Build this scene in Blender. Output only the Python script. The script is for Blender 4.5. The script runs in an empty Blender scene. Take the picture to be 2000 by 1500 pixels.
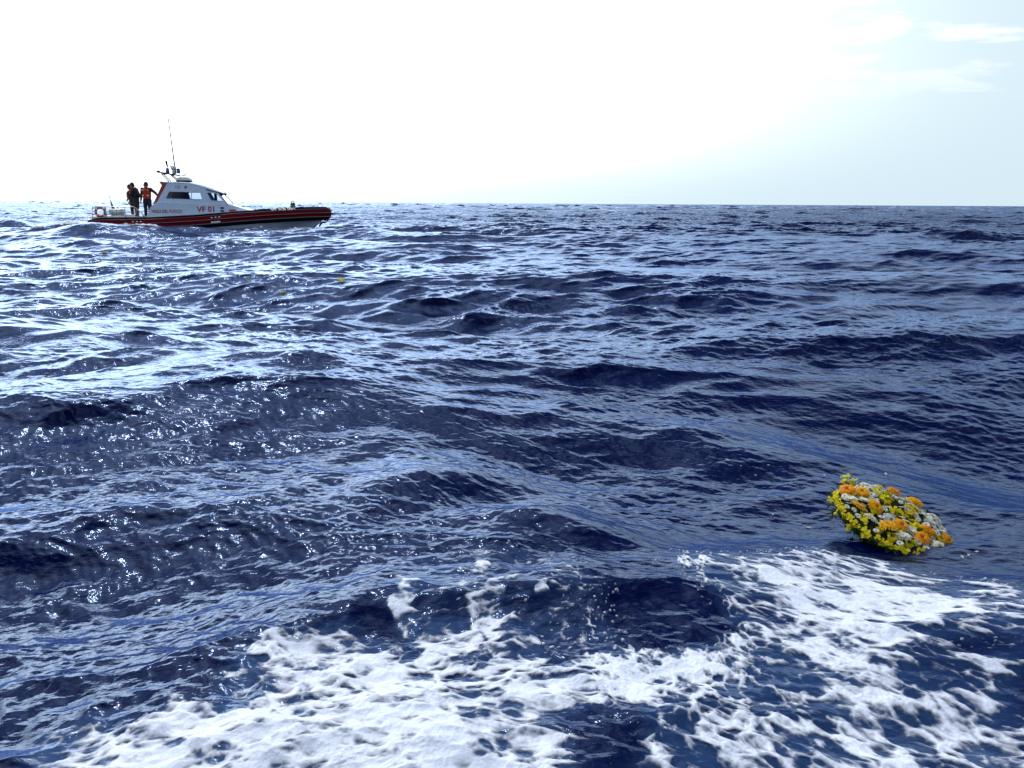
import bpy, bmesh, math, random
import numpy as np
from mathutils import Vector, Matrix
from mathutils.geometry import tessellate_polygon

R = math.radians
scene = bpy.context.scene
COL = scene.collection

# ------------------------------------------------------------------ camera
CAM_H = 1.5
cam_d = bpy.data.cameras.new('camera')
cam = bpy.data.objects.new('camera', cam_d)
COL.objects.link(cam)
cam_d.sensor_width = 36.0
cam_d.lens = 36.0 * 1570.0 / 2000.0
cam_d.clip_start = 0.05
cam_d.clip_end = 60000.0
cam.matrix_world = (Matrix.Translation((0, 0, CAM_H)) @ Matrix.Rotation(R(90 - 12.67), 4, 'X')
                    @ Matrix.Rotation(R(0.315), 4, 'Z'))
scene.camera = cam

# ------------------------------------------------------------------ sky and sun
SUN_EL = 54.0
SUN_AZ = -31.0            # degrees, 0 = +Y, positive to the right
sd = Vector((math.sin(R(SUN_AZ)) * math.cos(R(SUN_EL)), math.cos(R(SUN_AZ)) * math.cos(R(SUN_EL)), math.sin(R(SUN_EL))))
world = bpy.data.worlds.new('World')
scene.world = world
world.use_nodes = True
wn, wl = world.node_tree.nodes, world.node_tree.links
wn.clear()


def W(kind, **kw):
    n = wn.new(kind)
    for k, v in kw.items():
        setattr(n, k, v)
    return n


def wmath(op, a, b=None, c=None):
    n = W('ShaderNodeMath', operation=op)
    for i, v in enumerate((a, b, c)):
        if v is None:
            continue
        if isinstance(v, (int, float)):
            n.inputs[i].default_value = v
        else:
            wl.new(v, n.inputs[i])
    return n.outputs[0]


sky = W('ShaderNodeTexSky', sky_type='NISHITA', sun_disc=False)
sky.sun_elevation = R(SUN_EL)
sky.sun_rotation = R(SUN_AZ)
sky.air_density = 1.0
sky.dust_density = 0.6
sky.ozone_density = 3.0
SKY_STRENGTH = 0.11
tc = W('ShaderNodeTexCoord')
nrm = W('ShaderNodeVectorMath', operation='NORMALIZE')
wl.new(tc.outputs['Generated'], nrm.inputs[0])
DIR = nrm.outputs[0]
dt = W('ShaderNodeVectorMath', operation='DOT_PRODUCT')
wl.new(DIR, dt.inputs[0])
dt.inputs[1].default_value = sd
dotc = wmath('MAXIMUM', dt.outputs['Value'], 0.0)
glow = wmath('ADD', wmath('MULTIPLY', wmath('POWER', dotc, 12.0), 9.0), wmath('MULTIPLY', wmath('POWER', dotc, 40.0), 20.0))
# clouds: a thin layer overhead, looked up where the view ray meets it
sep = W('ShaderNodeSeparateXYZ')
wl.new(DIR, sep.inputs[0])
zz = wmath('ADD', wmath('MAXIMUM', sep.outputs['Z'], 0.0), 0.10)
comb = W('ShaderNodeCombineXYZ')
wl.new(wmath('DIVIDE', sep.outputs['X'], zz), comb.inputs[0])
wl.new(wmath('DIVIDE', sep.outputs['Y'], zz), comb.inputs[1])
noi = W('ShaderNodeTexNoise')
noi.inputs['Scale'].default_value = 1.9
noi.inputs['Detail'].default_value = 7.0
noi.inputs['Roughness'].default_value = 0.55
noi.inputs['Distortion'].default_value = 0.25
wl.new(comb.outputs[0], noi.inputs['Vector'])
cr = W('ShaderNodeMapRange', interpolation_type='SMOOTHSTEP')
cr.inputs['From Min'].default_value = 0.50
cr.inputs['From Max'].default_value = 0.61
cr.inputs['To Max'].default_value = 0.95
wl.new(noi.outputs[0], cr.inputs['Value'])
hz = W('ShaderNodeMapRange')       # clouds thin out low down
hz.inputs['From Min'].default_value = 0.10
hz.inputs['From Max'].default_value = 0.20
wl.new(sep.outputs['Z'], hz.inputs['Value'])
cloud = wmath('MULTIPLY', cr.outputs[0], hz.outputs[0])
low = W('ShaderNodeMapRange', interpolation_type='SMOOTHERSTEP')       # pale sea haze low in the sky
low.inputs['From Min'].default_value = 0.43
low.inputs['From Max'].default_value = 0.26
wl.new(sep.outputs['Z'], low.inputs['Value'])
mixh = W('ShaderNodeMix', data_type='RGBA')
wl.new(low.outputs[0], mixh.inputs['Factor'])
deep = W('ShaderNodeVectorMath', operation='MULTIPLY')      # deeper blue high up, set to darken the water's reflections
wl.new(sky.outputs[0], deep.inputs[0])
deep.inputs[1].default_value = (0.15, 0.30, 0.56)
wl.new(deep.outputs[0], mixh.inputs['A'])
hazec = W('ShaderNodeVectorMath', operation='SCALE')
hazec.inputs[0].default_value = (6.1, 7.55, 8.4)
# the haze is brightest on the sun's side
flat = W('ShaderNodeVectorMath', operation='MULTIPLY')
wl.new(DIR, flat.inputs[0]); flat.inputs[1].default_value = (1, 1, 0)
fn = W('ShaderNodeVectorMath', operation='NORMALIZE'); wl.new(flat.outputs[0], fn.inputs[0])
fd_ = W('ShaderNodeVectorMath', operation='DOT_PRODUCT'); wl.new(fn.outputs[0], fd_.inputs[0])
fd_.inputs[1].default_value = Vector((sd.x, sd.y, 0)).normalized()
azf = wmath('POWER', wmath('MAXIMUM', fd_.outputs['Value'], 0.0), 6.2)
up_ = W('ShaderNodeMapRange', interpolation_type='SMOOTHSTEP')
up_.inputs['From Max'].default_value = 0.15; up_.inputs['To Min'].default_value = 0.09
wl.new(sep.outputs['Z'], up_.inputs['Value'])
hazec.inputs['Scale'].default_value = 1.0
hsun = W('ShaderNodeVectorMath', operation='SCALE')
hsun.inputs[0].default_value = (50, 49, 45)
high = W('ShaderNodeMapRange', interpolation_type='SMOOTHSTEP')  # bright band added above the view to lift the water's sheen
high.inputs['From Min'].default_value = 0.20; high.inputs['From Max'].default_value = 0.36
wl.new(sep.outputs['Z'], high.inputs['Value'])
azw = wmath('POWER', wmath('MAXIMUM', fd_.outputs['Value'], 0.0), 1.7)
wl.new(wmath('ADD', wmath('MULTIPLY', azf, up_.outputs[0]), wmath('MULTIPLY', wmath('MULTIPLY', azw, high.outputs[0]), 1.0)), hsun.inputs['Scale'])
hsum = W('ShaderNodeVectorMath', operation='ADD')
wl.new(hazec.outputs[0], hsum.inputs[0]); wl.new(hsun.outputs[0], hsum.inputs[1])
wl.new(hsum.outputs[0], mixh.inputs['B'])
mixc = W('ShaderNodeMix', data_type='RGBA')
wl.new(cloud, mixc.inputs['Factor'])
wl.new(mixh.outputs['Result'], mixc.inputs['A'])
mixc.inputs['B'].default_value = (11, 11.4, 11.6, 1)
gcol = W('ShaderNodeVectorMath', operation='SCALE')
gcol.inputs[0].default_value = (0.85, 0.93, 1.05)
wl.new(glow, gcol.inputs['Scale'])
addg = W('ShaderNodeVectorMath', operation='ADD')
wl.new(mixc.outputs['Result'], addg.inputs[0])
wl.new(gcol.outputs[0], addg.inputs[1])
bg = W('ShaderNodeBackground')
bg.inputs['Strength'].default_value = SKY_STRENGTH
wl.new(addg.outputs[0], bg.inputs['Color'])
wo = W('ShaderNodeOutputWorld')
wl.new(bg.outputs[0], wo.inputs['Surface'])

sun_d = bpy.data.lights.new('sun', 'SUN')
sun_d.energy = 2.2
sun_d.angle = R(0.53)
sun_d.color = (1.0, 0.97, 0.92)
sun = bpy.data.objects.new('sun', sun_d)
COL.objects.link(sun)
sun.location = sd * 60
sun.rotation_euler = (-sd).to_track_quat('-Z', 'Y').to_euler()

vs = scene.view_settings
scene.display_settings.display_device = 'sRGB'
vs.view_transform = 'Standard'
vs.look = 'None'
vs.exposure = 0.0
vs.gamma = 1.0
scene.cycles.max_bounces = 6
scene.cycles.transparent_max_bounces = 8
scene.cycles.sample_clamp_indirect = 1.5
scene.cycles.sample_clamp_direct = 30.0
scene.cycles.caustics_reflective = False
scene.cycles.caustics_refractive = False

# ------------------------------------------------------------------ helpers


def tag(o, label=None, cat=None, group=None, kind=None):
    if label: o['label'] = label
    if cat: o['category'] = cat
    if group: o['group'] = group
    if kind: o['kind'] = kind
    return o


def mat(name, color, rough=0.5, metal=0.0, spec=0.5, emit=None, noise=0.0, nscale=8.0, coat=0.0):
    m = bpy.data.materials.new(name)
    m.use_nodes = True
    nt = m.node_tree
    b = nt.nodes['Principled BSDF']
    b.inputs['Base Color'].default_value = (*color, 1)
    b.inputs['Roughness'].default_value = rough
    b.inputs['Metallic'].default_value = metal
    b.inputs['Specular IOR Level'].default_value = spec
    b.inputs['Coat Weight'].default_value = coat
    if emit:
        b.inputs['Emission Color'].default_value = (*emit[:3], 1)
        b.inputs['Emission Strength'].default_value = emit[3]
    if noise > 0:
        t = nt.nodes.new('ShaderNodeTexCoord')
        n = nt.nodes.new('ShaderNodeTexNoise')
        n.inputs['Scale'].default_value = nscale
        n.inputs['Detail'].default_value = 5
        nt.links.new(t.outputs['Object'], n.inputs['Vector'])
        mr = nt.nodes.new('ShaderNodeMapRange')
        mr.inputs['From Min'].default_value = 0.3
        mr.inputs['From Max'].default_value = 0.7
        mr.inputs['To Min'].default_value = 1 - noise
        mr.inputs['To Max'].default_value = 1 + noise
        nt.links.new(n.outputs[0], mr.inputs['Value'])
        sc = nt.nodes.new('ShaderNodeVectorMath')
        sc.operation = 'SCALE'
        sc.inputs[0].default_value = color
        nt.links.new(mr.outputs[0], sc.inputs['Scale'])
        nt.links.new(sc.outputs[0], b.inputs['Base Color'])
    return m


# ------------------------------------------------------------------ numpy noise and waves
rng = np.random.default_rng(11)


def _cubic(t):
    t2, t3 = t * t, t * t * t
    return (-0.5 * t + t2 - 0.5 * t3, 1 - 2.5 * t2 + 1.5 * t3, 0.5 * t + 2 * t2 - 1.5 * t3, -0.5 * t2 + 0.5 * t3)


def sample(tiles, u, v):
    """bicubic lookup in periodic square tiles; u, v in texels"""
    n = tiles[0].shape[0]
    iu = np.floor(u).astype(np.int64); iv = np.floor(v).astype(np.int64)
    wu = _cubic(u - iu); wv = _cubic(v - iv)
    outs = [np.zeros(u.shape) for _ in tiles]
    for a in range(4):
        ia = ((iu + a - 1) % n) * n
        for b in range(4):
            idx = ia + (iv + b - 1) % n
            w = wu[a] * wv[b]
            for k, t in enumerate(tiles):
                outs[k] += w * t.ravel()[idx]
    return outs


_lat = [rng.standard_normal((64, 64)) * 0.45 for _ in range(8)]


def vnoise(x, y, k=0):
    return sample([_lat[k % 8]], np.asarray(x) + 13.7 * k, np.asarray(y) + 7.1 * k)[0]


def fbm(x, y, octv=4, k=0, gain=0.5):
    s = 0; a = 1.0; f = 1.0; tot = 0
    for i in range(octv):
        s = s + a * vnoise(x * f, y * f, k + i); tot += a
        a *= gain; f *= 2.03
    return s / tot


_cell = rng.random((2, 64, 64))


def worley(x, y, k=0):
    """F1 and F2 distances of a jittered cell pattern"""
    x = x + 17.3 * k; y = y + 5.9 * k
    ix = np.floor(x).astype(np.int64); iy = np.floor(y).astype(np.int64)
    f1 = np.full(x.shape, 9.0); f2 = np.full(x.shape, 9.0)
    for a in (-1, 0, 1):
        for b in (-1, 0, 1):
            cx = (ix + a); cy = (iy + b)
            px = cx + _cell[0][cx % 64, cy % 64]; py = cy + _cell[1][cx % 64, cy % 64]
            d = np.hypot(px - x, py - y)
            f2 = np.minimum(f2, np.maximum(f1, d))
            f1 = np.minimum(f1, d)
    return f1, f2


def make_tile(L, N, lmin, lmax, wind, power, B, seed, chop):
    rg = np.random.default_rng(seed)
    k1 = 2 * np.pi * np.fft.fftfreq(N, L / N)
    kx, ky = np.meshgrid(k1, k1, indexing='ij')
    k = np.hypot(kx, ky); k[0, 0] = 1
    c = (kx * math.cos(wind) + ky * math.sin(wind)) / k
    D = np.abs(c) ** power + 0.04
    th = np.linspace(0, 2 * np.pi, 400, endpoint=False)
    D /= np.mean(np.abs(np.cos(th)) ** power + 0.04) * 2 * np.pi
    S = B * k ** -4 * D
    kmin, kmax = 2 * np.pi / lmax, 2 * np.pi / lmin
    band = 1 / (1 + (kmin / k) ** 14) * np.exp(-(k / kmax) ** 8)
    S = S * band
    S[0, 0] = 0
    dk = 2 * np.pi / L
    g = (rg.standard_normal((N, N)) + 1j * rg.standard_normal((N, N)))
    h = g * np.sqrt(S) * dk
    H = np.fft.ifft2(h) * N * N
    X = np.fft.ifft2(1j * kx / k * h) * N * N
    Y = np.fft.ifft2(1j * ky / k * h) * N * N
    return dict(L=L, N=N, t=[H.real, X.real * chop, Y.real * chop])


WIND = R(-97)
TILES = [
    (make_tile(173.0, 1024, 1.3, 11.0, WIND, 6.0, 0.0085, 5, 1.0), R(0), 0, 0, 1e9, 1e9),
    (make_tile(907.0, 1024, 11.0, 36.0, WIND + 0.15, 2.5, 0.009, 8, 1.0), R(12), 5, 9, 2e9, 2e9),
    (make_tile(23.7, 1024, 0.20, 1.6, WIND - 0.1, 3.6, 0.0092, 2, 1.0), R(31), 3.1, 1.7, 110.0, 420.0),
    (make_tile(4.1, 1024, 0.035, 0.20, WIND + 0.2, 2.4, 0.0085, 3, 0.7), R(-22), 0.7, 2.3, 14.0, 42.0),
]
# single swells seen in the photograph: x, y, height, length towards the viewer, half-width, heading
SWELLS = [
    (0.5, 2.6, -0.085, 2.0, 4.5, 0.0),
    (1.9, 18.6, 0.07, 0.7, 2.3, R(-4)),
    (-26.4, 43.5, 0.50, 1.3, 1.5, R(8)),
    (1.3, 5.0, 0.07, 0.25, 1.1, R(-22)),
    (1.9, 5.1, 0.10, 0.30, 1.3, R(-24)),
    (-1.9, 3.6, 0.06, 0.22, 0.9, R(18)),
    (3.9, 8.4, 0.19, 0.45, 2.6, R(3)),
    (-4.9, 8.2, 0.12, 0.35, 1.2, R(0)),
    (-1.7, 6.4, 0.07, 0.25, 0.6, R(-8)),
    (-0.48, 4.0, 0.10, 0.22, 0.55, R(28)),
    (0.25, 3.5, 0.08, 0.16, 0.40, R(-15)),
    (-0.35, 2.75, 0.05, 0.14, 0.9, R(12)),
    (-18.2, 34.5, 0.42, 1.2, 2.6, R(10)),
    (-14.2, 36.0, 0.16, 0.9, 2.0, R(14)),
    (-16.0, 40.0, 0.16, 4.0, 7.5, R(14)),
    (-18.6, 37.6, 0.15, 1.0, 2.4, R(20)),
]


def ocean(x, y):
    """displacement (dx, dy, dz) of the sea surface at rest position x, y, and how much ripple is left out"""
    x = np.asarray(x, float); y = np.asarray(y, float)
    r = np.hypot(x, y)
    dx = np.zeros(x.shape); dy = np.zeros(x.shape); dz = np.zeros(x.shape)
    for tile, rot, ox, oy, r0, r1 in TILES:
        w = np.clip((r1 - r) / (r1 - r0), 0, 1) if r1 < 1e8 else np.clip((6000 - r) / 3000, 0.3, 1)
        w = w * w * (3 - 2 * w)
        if r1 == 1e9: w = w * (1 + 0.8 * np.clip((r - 100) / 300, 0, 1))
        if r1 == 1e9: w = w * (1 - 0.55 * np.exp(-((x - 1.5) / 7) ** 2 - ((y - 17.0) / 6.5) ** 2))      # a calmer stretch
        if r1 == 2e9: w = np.clip((r - 120) / 400, 0, 1)
        m = np.nonzero(w > 0.001)[0]
        if len(m) == 0:
            continue
        c, s = math.cos(rot), math.sin(rot)
        xm, ym = x[m] + ox, y[m] + oy
        sc = tile['N'] / tile['L']
        h, a, b = sample(tile['t'], (c * xm + s * ym) * sc, (-s * xm + c * ym) * sc)
        wm = w[m]
        if tile['L'] < 30:      # ripples come in gusty patches
            g = fbm(x[m] / (tile['L'] * .3), y[m] / (tile['L'] * .3), 2, 3)
            wm = wm * np.clip(1.0 + 1.3 * g, 0.18, 1.9)
        dz[m] += h * wm
        dx[m] += (c * a - s * b) * wm
        dy[m] += (s * a + c * b) * wm
    for sx, sy, A, su, sv, an in SWELLS:
        u = -(x - sx) * math.sin(an) + (y - sy) * math.cos(an)
        v = (x - sx) * math.cos(an) + (y - sy) * math.sin(an)
        u = u + 0.25 * v * v / sv * 0.4
        ss = np.where(u < 0, su, su * 1.9)
        dz += A * np.exp(-(u / ss) ** 2 - (v / sv) ** 2)
    return dx, dy, dz


# ---- foam pattern, laid out on the water
FOAM = {
    'right_core': [(0.92, 3.1), (1.32, 3.2), (1.67, 3.01), (1.75, 2.65), (1.61, 2.53), (1.42, 2.58), (1.25, 2.33), (1.24, 2.14), (0.98, 1.48), (0.64, 1.48), (0.84, 2.14), (0.86, 2.41), (0.97, 2.54), (0.8, 2.62), (0.93, 2.83)],
    'right_lace': [(0.65, 3.14), (1.32, 3.44), (1.61, 3.36), (1.86, 3.06), (1.97, 2.77), (1.66, 2.27), (1.49, 2.0), (1.06, 1.48), (0.46, 1.48), (0.55, 2.32), (0.82, 2.46), (0.73, 2.75)],
    'left_core': [(-0.99, 2.42), (-0.64, 2.53), (-0.44, 2.43), (-0.18, 2.2), (0.01, 2.27), (0.39, 2.37), (0.69, 2.41), (0.82, 2.32), (0.62, 2.13), (0.44, 2.02), (0.39, 1.79), (0.29, 1.97), (0.19, 2.13), (0.05, 2.01), (-0.04, 1.48), (-1.34, 1.47), (-1.43, 2.02), (-1.08, 2.12), (-0.88, 2.12)],
    'left_lace': [(-1.02, 2.12), (-1.01, 2.49), (-0.64, 2.56), (-0.41, 2.48), (0.11, 2.4), (0.51, 2.44), (0.84, 2.47), (1.02, 2.3), (0.74, 1.48), (-1.37, 1.47), (-1.48, 2.06)],
    'strand': [(-0.59, 2.9), (-0.52, 2.88), (-0.39, 2.68), (-0.22, 2.66), (-0.16, 2.5), (0.02, 2.4), (0.07, 2.3), (-0.36, 2.31), (-0.45, 2.56)],
    'strand_two': [(-0.23, 2.61), (-0.24, 2.95), (-0.14, 3.08), (-0.07, 2.86), (-0.08, 2.63), (0.11, 2.43), (0.04, 2.31), (-0.12, 2.43)],
    'strand_lace': [(-0.63, 2.94), (-0.3, 3.15), (0.11, 3.16), (0.34, 2.83), (0.41, 2.41), (-0.39, 2.31)],
    'spot': [(0.0, 2.76), (0.09, 2.8), (0.12, 2.69), (0.02, 2.65)],
    'hole': [(0.09, 1.99), (0.18, 2.06), (0.31, 2.01), (0.29, 1.48), (0.05, 1.48)],
    'holeb': [(1.46, 2.48), (1.67, 2.45), (1.68, 2.3), (1.5, 2.33), (1.38, 2.39)],
}


def sdist(poly, x, y):
    """signed distance to a polygon, positive inside"""
    d = np.full(x.shape, 1e9); ins = np.zeros(x.shape, bool)
    n = len(poly)
    for i in range(n):
        ax, ay = poly[i]; bx, by = poly[(i + 1) % n]
        ex, ey = bx - ax, by - ay
        t = np.clip(((x - ax) * ex + (y - ay) * ey) / (ex * ex + ey * ey), 0, 1)
        d = np.minimum(d, np.hypot(x - ax - t * ex, y - ay - t * ey))
        c = (ay > y) != (by > y)
        with np.errstate(divide='ignore', invalid='ignore'):
            xx = ax + (y - ay) * ex / (ey if ey else 1e-9)
        ins ^= c & (x < xx)
    return np.where(ins, d, -d)


def _ss(t):
    t = np.clip(t, 0, 1)
    return t * t * (3 - 2 * t)


def foam_mask(x, y):
    """> 0 where foam lies; also a soft 'aerated water' value"""
    wx = fbm(x * 2.6, y * 2.6, 4, 0, .6); wy = fbm(x * 2.6, y * 2.6, 4, 4, .6)
    xs, ys = x + 0.16 * wx, y + 0.16 * wy
    cov = np.zeros(x.shape)
    for key, top, soft in (('right_lace', .72, .22), ('left_lace', .74, .12), ('right_core', .93, .30), ('left_core', .97, .16), ('strand', .78, .06), ('strand_two', .72, .06), ('strand_lace', .42, .12), ('spot', .7, .03)):
        cov = np.maximum(cov, top * _ss(.5 + sdist(FOAM[key], xs, ys) / soft))
    for key in ('hole', 'holeb'):
        cov = cov * (1 - .6 * _ss(.5 + sdist(FOAM[key], xs, ys) / .15))
    an = -0.75 * np.clip((x - 0.2) / 0.6, 0, 1)       # streaks turn down-right on the right
    ca, sa = np.cos(an), np.sin(an)
    qx, qy = x + .05 * wy, y + .05 * wx
    u = qx * ca + qy * sa; v = -qx * sa + qy * ca
    u = u + .035 * fbm(x * 11, y * 11, 3, 5); v = v + .025 * fbm(x * 11, y * 11, 3, 1)
    f1, f2 = worley(u * 5.0, v * 8.5, 1)
    g1, g2 = worley(u * 13.0, v * 21.0, 2)
    k1, k2 = worley(u * 34, v * 50, 4)
    rid = np.abs(fbm(u * 3.0, v * 6.0, 4, 6, .55)) * 3.2          # strands along the zero lines of a noise
    N = .36 * np.clip((f2 - f1) * 1.6, 0, 1) + .38 * np.clip((g2 - g1) * 1.5, 0, 1) + .18 * np.clip(k2 - k1, 0, 1) + .40 * np.clip(rid, 0, 1) + .20 * fbm(u * 26, v * 42, 3, 2)
    m = cov * 1.0 - .10 - N * (1.12 - .25 * cov)
    h1, h2 = worley(x * 27 + wy * 2.5, y * 36 + wx * 2.5, 3)
    size = 0.10 + 0.24 * vnoise(x * 5, y * 5, 6) + 0.12 * vnoise(x * 60, y * 60, 2)
    fleck = np.where((cov > .10) & (cov < .45), size - h1, -1.0)
    m = np.maximum(m, np.where(fleck > 0, fleck * 1.5, -1))
    aer = np.clip(cov * 1.2 - .25 + 0.35 * fbm(u * 5, v * 9, 3, 1), 0, 1)
    return m, aer


def grid_mesh(name, X, Y, Z, keep=None, attrs=None, wrap=False):
    """X, Y, Z are (rings, columns) arrays"""
    nr, nc = X.shape
    idx = np.arange(nr * nc).reshape(nr, nc)
    if wrap:
        a = idx[:-1]; b = np.roll(idx, -1, 1)[:-1]; c = np.roll(idx, -1, 1)[1:]; d = idx[1:]
    else:
        a = idx[:-1, :-1]; b = idx[:-1, 1:]; c = idx[1:, 1:]; d = idx[1:, :-1]
    q = np.stack([a.ravel(), b.ravel(), c.ravel(), d.ravel()], 1)
    co = np.stack([X.ravel(), Y.ravel(), Z.ravel()], 1)
    attrs = dict(attrs or {})
    if keep is not None:
        kf = keep.ravel()
        q = q[kf[q].any(1)]
        used = np.zeros(nr * nc, bool); used[q.ravel()] = True
        remap = np.cumsum(used) - 1
        q = remap[q]; co = co[used]
        attrs = {k: v.ravel()[used] for k, v in attrs.items()}
    me = bpy.data.meshes.new(name)
    me.vertices.add(len(co)); me.vertices.foreach_set('co', co.astype(np.float32).ravel())
    me.loops.add(q.size); me.loops.foreach_set('vertex_index', q.astype(np.int32).ravel())
    me.polygons.add(len(q)); me.polygons.foreach_set('loop_start', np.arange(0, q.size, 4, dtype=np.int32))
    me.polygons.foreach_set('use_smooth', np.ones(len(q), bool))
    for k, v in attrs.items():
        at = me.attributes.new(k, 'FLOAT', 'POINT')
        at.data.foreach_set('value', np.asarray(v, np.float32).ravel())
    me.update(calc_edges=True)
    o = bpy.data.objects.new(name, me)
    COL.objects.link(o)
    return o


# ------------------------------------------------------------------ the sea
def rings():
    rs = [0.35]
    while rs[-1] < 9000:
        r = rs[-1]
        if r < 1.6: k = 0.03
        elif r < 60: k = max(0.0018, 0.0026 - 0.0003 * (r / 6)) if r < 6 else 0.0026
        else: k = min(0.03, 0.0026 * (r / 60) ** 0.45)
        rs.append(r * (1 + k))
    return np.array(rs)


RS = rings()
front = np.linspace(R(-40), R(40), 1500)
wide = np.concatenate([np.linspace(R(40), R(75), 161)[1:], np.linspace(R(75), R(285), 121)[1:], np.linspace(R(285), R(320), 161)[1:-1]])
AZ = np.concatenate([front, wide])           # clockwise from +Y
AZ = -AZ                                     # counter-clockwise order gives upward faces
GX = RS[:, None] * np.sin(-AZ)[None, :]
GY = RS[:, None] * np.cos(-AZ)[None, :]
fx, fy = GX.ravel(), GY.ravel()
dx, dy, dz = ocean(fx, fy)
side = np.abs(((np.abs(AZ) + np.pi) % (2 * np.pi)) - np.pi)
calm = np.clip((fx ** 2 + fy ** 2) / 1.5 ** 2, 0.2, 1)
dz *= calm
rr = np.hypot(fx, fy)
aer = np.zeros(fx.shape)
near = np.nonzero(rr < 5.5)[0]
_, aer[near] = foam_mask(fx[near], fy[near])
lod = np.clip((rr - 14) / 60, 0, 1)
SX, SY, SZ = fx + dx, fy + dy, dz
sea = grid_mesh('sea', SX.reshape(GX.shape), SY.reshape(GX.shape), SZ.reshape(GX.shape),
                attrs={'aer': aer.reshape(GX.shape), 'lod': lod.reshape(GX.shape)}, wrap=True)
tag(sea, kind='structure')


def water_z(x, y):
    m = (np.abs(SX - x) < 1.0) & (np.abs(SY - y) < 1.0)
    i = np.nonzero(m)[0]
    j = i[np.argmin((SX[i] - x) ** 2 + (SY[i] - y) ** 2)]
    return float(SZ[j])


wm = bpy.data.materials.new('sea_water')
wm.use_nodes = True
nt = wm.node_tree
b = nt.nodes['Principled BSDF']
at = nt.nodes.new('ShaderNodeAttribute'); at.attribute_name = 'aer'
al = nt.nodes.new('ShaderNodeAttribute'); al.attribute_name = 'lod'
mx = nt.nodes.new('ShaderNodeMix'); mx.data_type = 'RGBA'
mx.inputs['A'].default_value = (0.0001, 0.0016, 0.028, 1)
mx.inputs['B'].default_value = (0.022, 0.055, 0.14, 1)
nt.links.new(at.outputs['Fac'], mx.inputs['Factor'])
nt.nodes.remove(b)
dfs = nt.nodes.new('ShaderNodeBsdfDiffuse')
gls = nt.nodes.new('ShaderNodeBsdfGlossy'); gls.inputs['Color'].default_value = (0.50, 0.665, 1.0, 1)
frs = nt.nodes.new('ShaderNodeFresnel'); frs.inputs['IOR'].default_value = 1.34
wms = nt.nodes.new('ShaderNodeMixShader')
nt.links.new(mx.outputs['Result'], dfs.inputs['Color'])
slf = nt.nodes.new('ShaderNodeMath'); slf.operation = 'MULTIPLY_ADD'      # far waves hide their own glancing faces
slf.inputs[1].default_value = -0.38; slf.inputs[2].default_value = 1.0
nt.links.new(al.outputs['Fac'], slf.inputs[0])
frm = nt.nodes.new('ShaderNodeMath'); frm.operation = 'MULTIPLY'
nt.links.new(frs.outputs[0], frm.inputs[0]); nt.links.new(slf.outputs[0], frm.inputs[1])
nt.links.new(frm.outputs[0], wms.inputs[0]); nt.links.new(dfs.outputs[0], wms.inputs[1]); nt.links.new(gls.outputs[0], wms.inputs[2])
nt.links.new(wms.outputs[0], nt.nodes['Material Output'].inputs['Surface'])
mr = nt.nodes.new('ShaderNodeMapRange')
mr.inputs['To Min'].default_value = 0.052
mr.inputs['To Max'].default_value = 0.075
nt.links.new(al.outputs['Fac'], mr.inputs['Value'])
nt.links.new(mr.outputs[0], gls.inputs['Roughness'])
g = nt.nodes.new('ShaderNodeNewGeometry')
mp = nt.nodes.new('ShaderNodeMapping')
mp.inputs['Scale'].default_value = (0.6, 1.0, 1.0)
mp.inputs['Rotation'].default_value = (0, 0, R(8))
nt.links.new(g.outputs['Position'], mp.inputs['Vector'])
prev = None
for scl, dist, det in ((34.0, 0.0044, 4.0), (3.5, 0.10, 3.0)):
    n = nt.nodes.new('ShaderNodeTexNoise')
    n.inputs['Scale'].default_value = scl
    n.inputs['Detail'].default_value = det
    n.inputs['Distortion'].default_value = 0.3
    nt.links.new(mp.outputs[0], n.inputs['Vector'])
    bp = nt.nodes.new('ShaderNodeBump')
    bp.inputs['Distance'].default_value = dist
    bp.inputs['Strength'].default_value = 1.0
    nt.links.new(n.outputs[0], bp.inputs['Height'])
    if prev:
        nt.links.new(prev, bp.inputs['Normal'])
        nt.links.new(al.outputs['Fac'], bp.inputs['Strength'])
    prev = bp.outputs[0]
nt.links.new(prev, gls.inputs['Normal']); nt.links.new(prev, frs.inputs['Normal']); nt.links.new(prev, dfs.inputs['Normal'])
sea.data.materials.append(wm)

# ------------------------------------------------------------------ foam
fm = bpy.data.materials.new('sea_foam')
fm.use_nodes = True
nt = fm.node_tree
b = nt.nodes['Principled BSDF']
b.inputs['Base Color'].default_value = (0.62, 0.68, 0.79, 1)
b.inputs['Roughness'].default_value = 0.55
b.inputs['Specular IOR Level'].default_value = 0.3
out = nt.nodes['Material Output']
tr = nt.nodes.new('ShaderNodeBsdfTransparent')
ms = nt.nodes.new('ShaderNodeMixShader')
at = nt.nodes.new('ShaderNodeAttribute'); at.attribute_name = 'thick'
g = nt.nodes.new('ShaderNodeNewGeometry')
n1 = nt.nodes.new('ShaderNodeTexNoise'); n1.inputs['Scale'].default_value = 60; n1.inputs['Detail'].default_value = 4
n2 = nt.nodes.new('ShaderNodeTexVoronoi'); n2.inputs['Scale'].default_value = 85
nt.links.new(g.outputs['Position'], n1.inputs['Vector']); nt.links.new(g.outputs['Position'], n2.inputs['Vector'])
ad = nt.nodes.new('ShaderNodeMath'); ad.operation = 'MULTIPLY_ADD'
ad.inputs[1].default_value = 0.30
n3 = nt.nodes.new('ShaderNodeTexNoise'); n3.inputs['Scale'].default_value = 11; n3.inputs['Detail'].default_value = 5
nt.links.new(g.outputs['Position'], n3.inputs['Vector'])
a3 = nt.nodes.new('ShaderNodeMath'); a3.operation = 'MULTIPLY_ADD'; a3.inputs[1].default_value = 0.9; a3.inputs[2].default_value = -0.45
nt.links.new(n3.outputs[0], a3.inputs[0])
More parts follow.
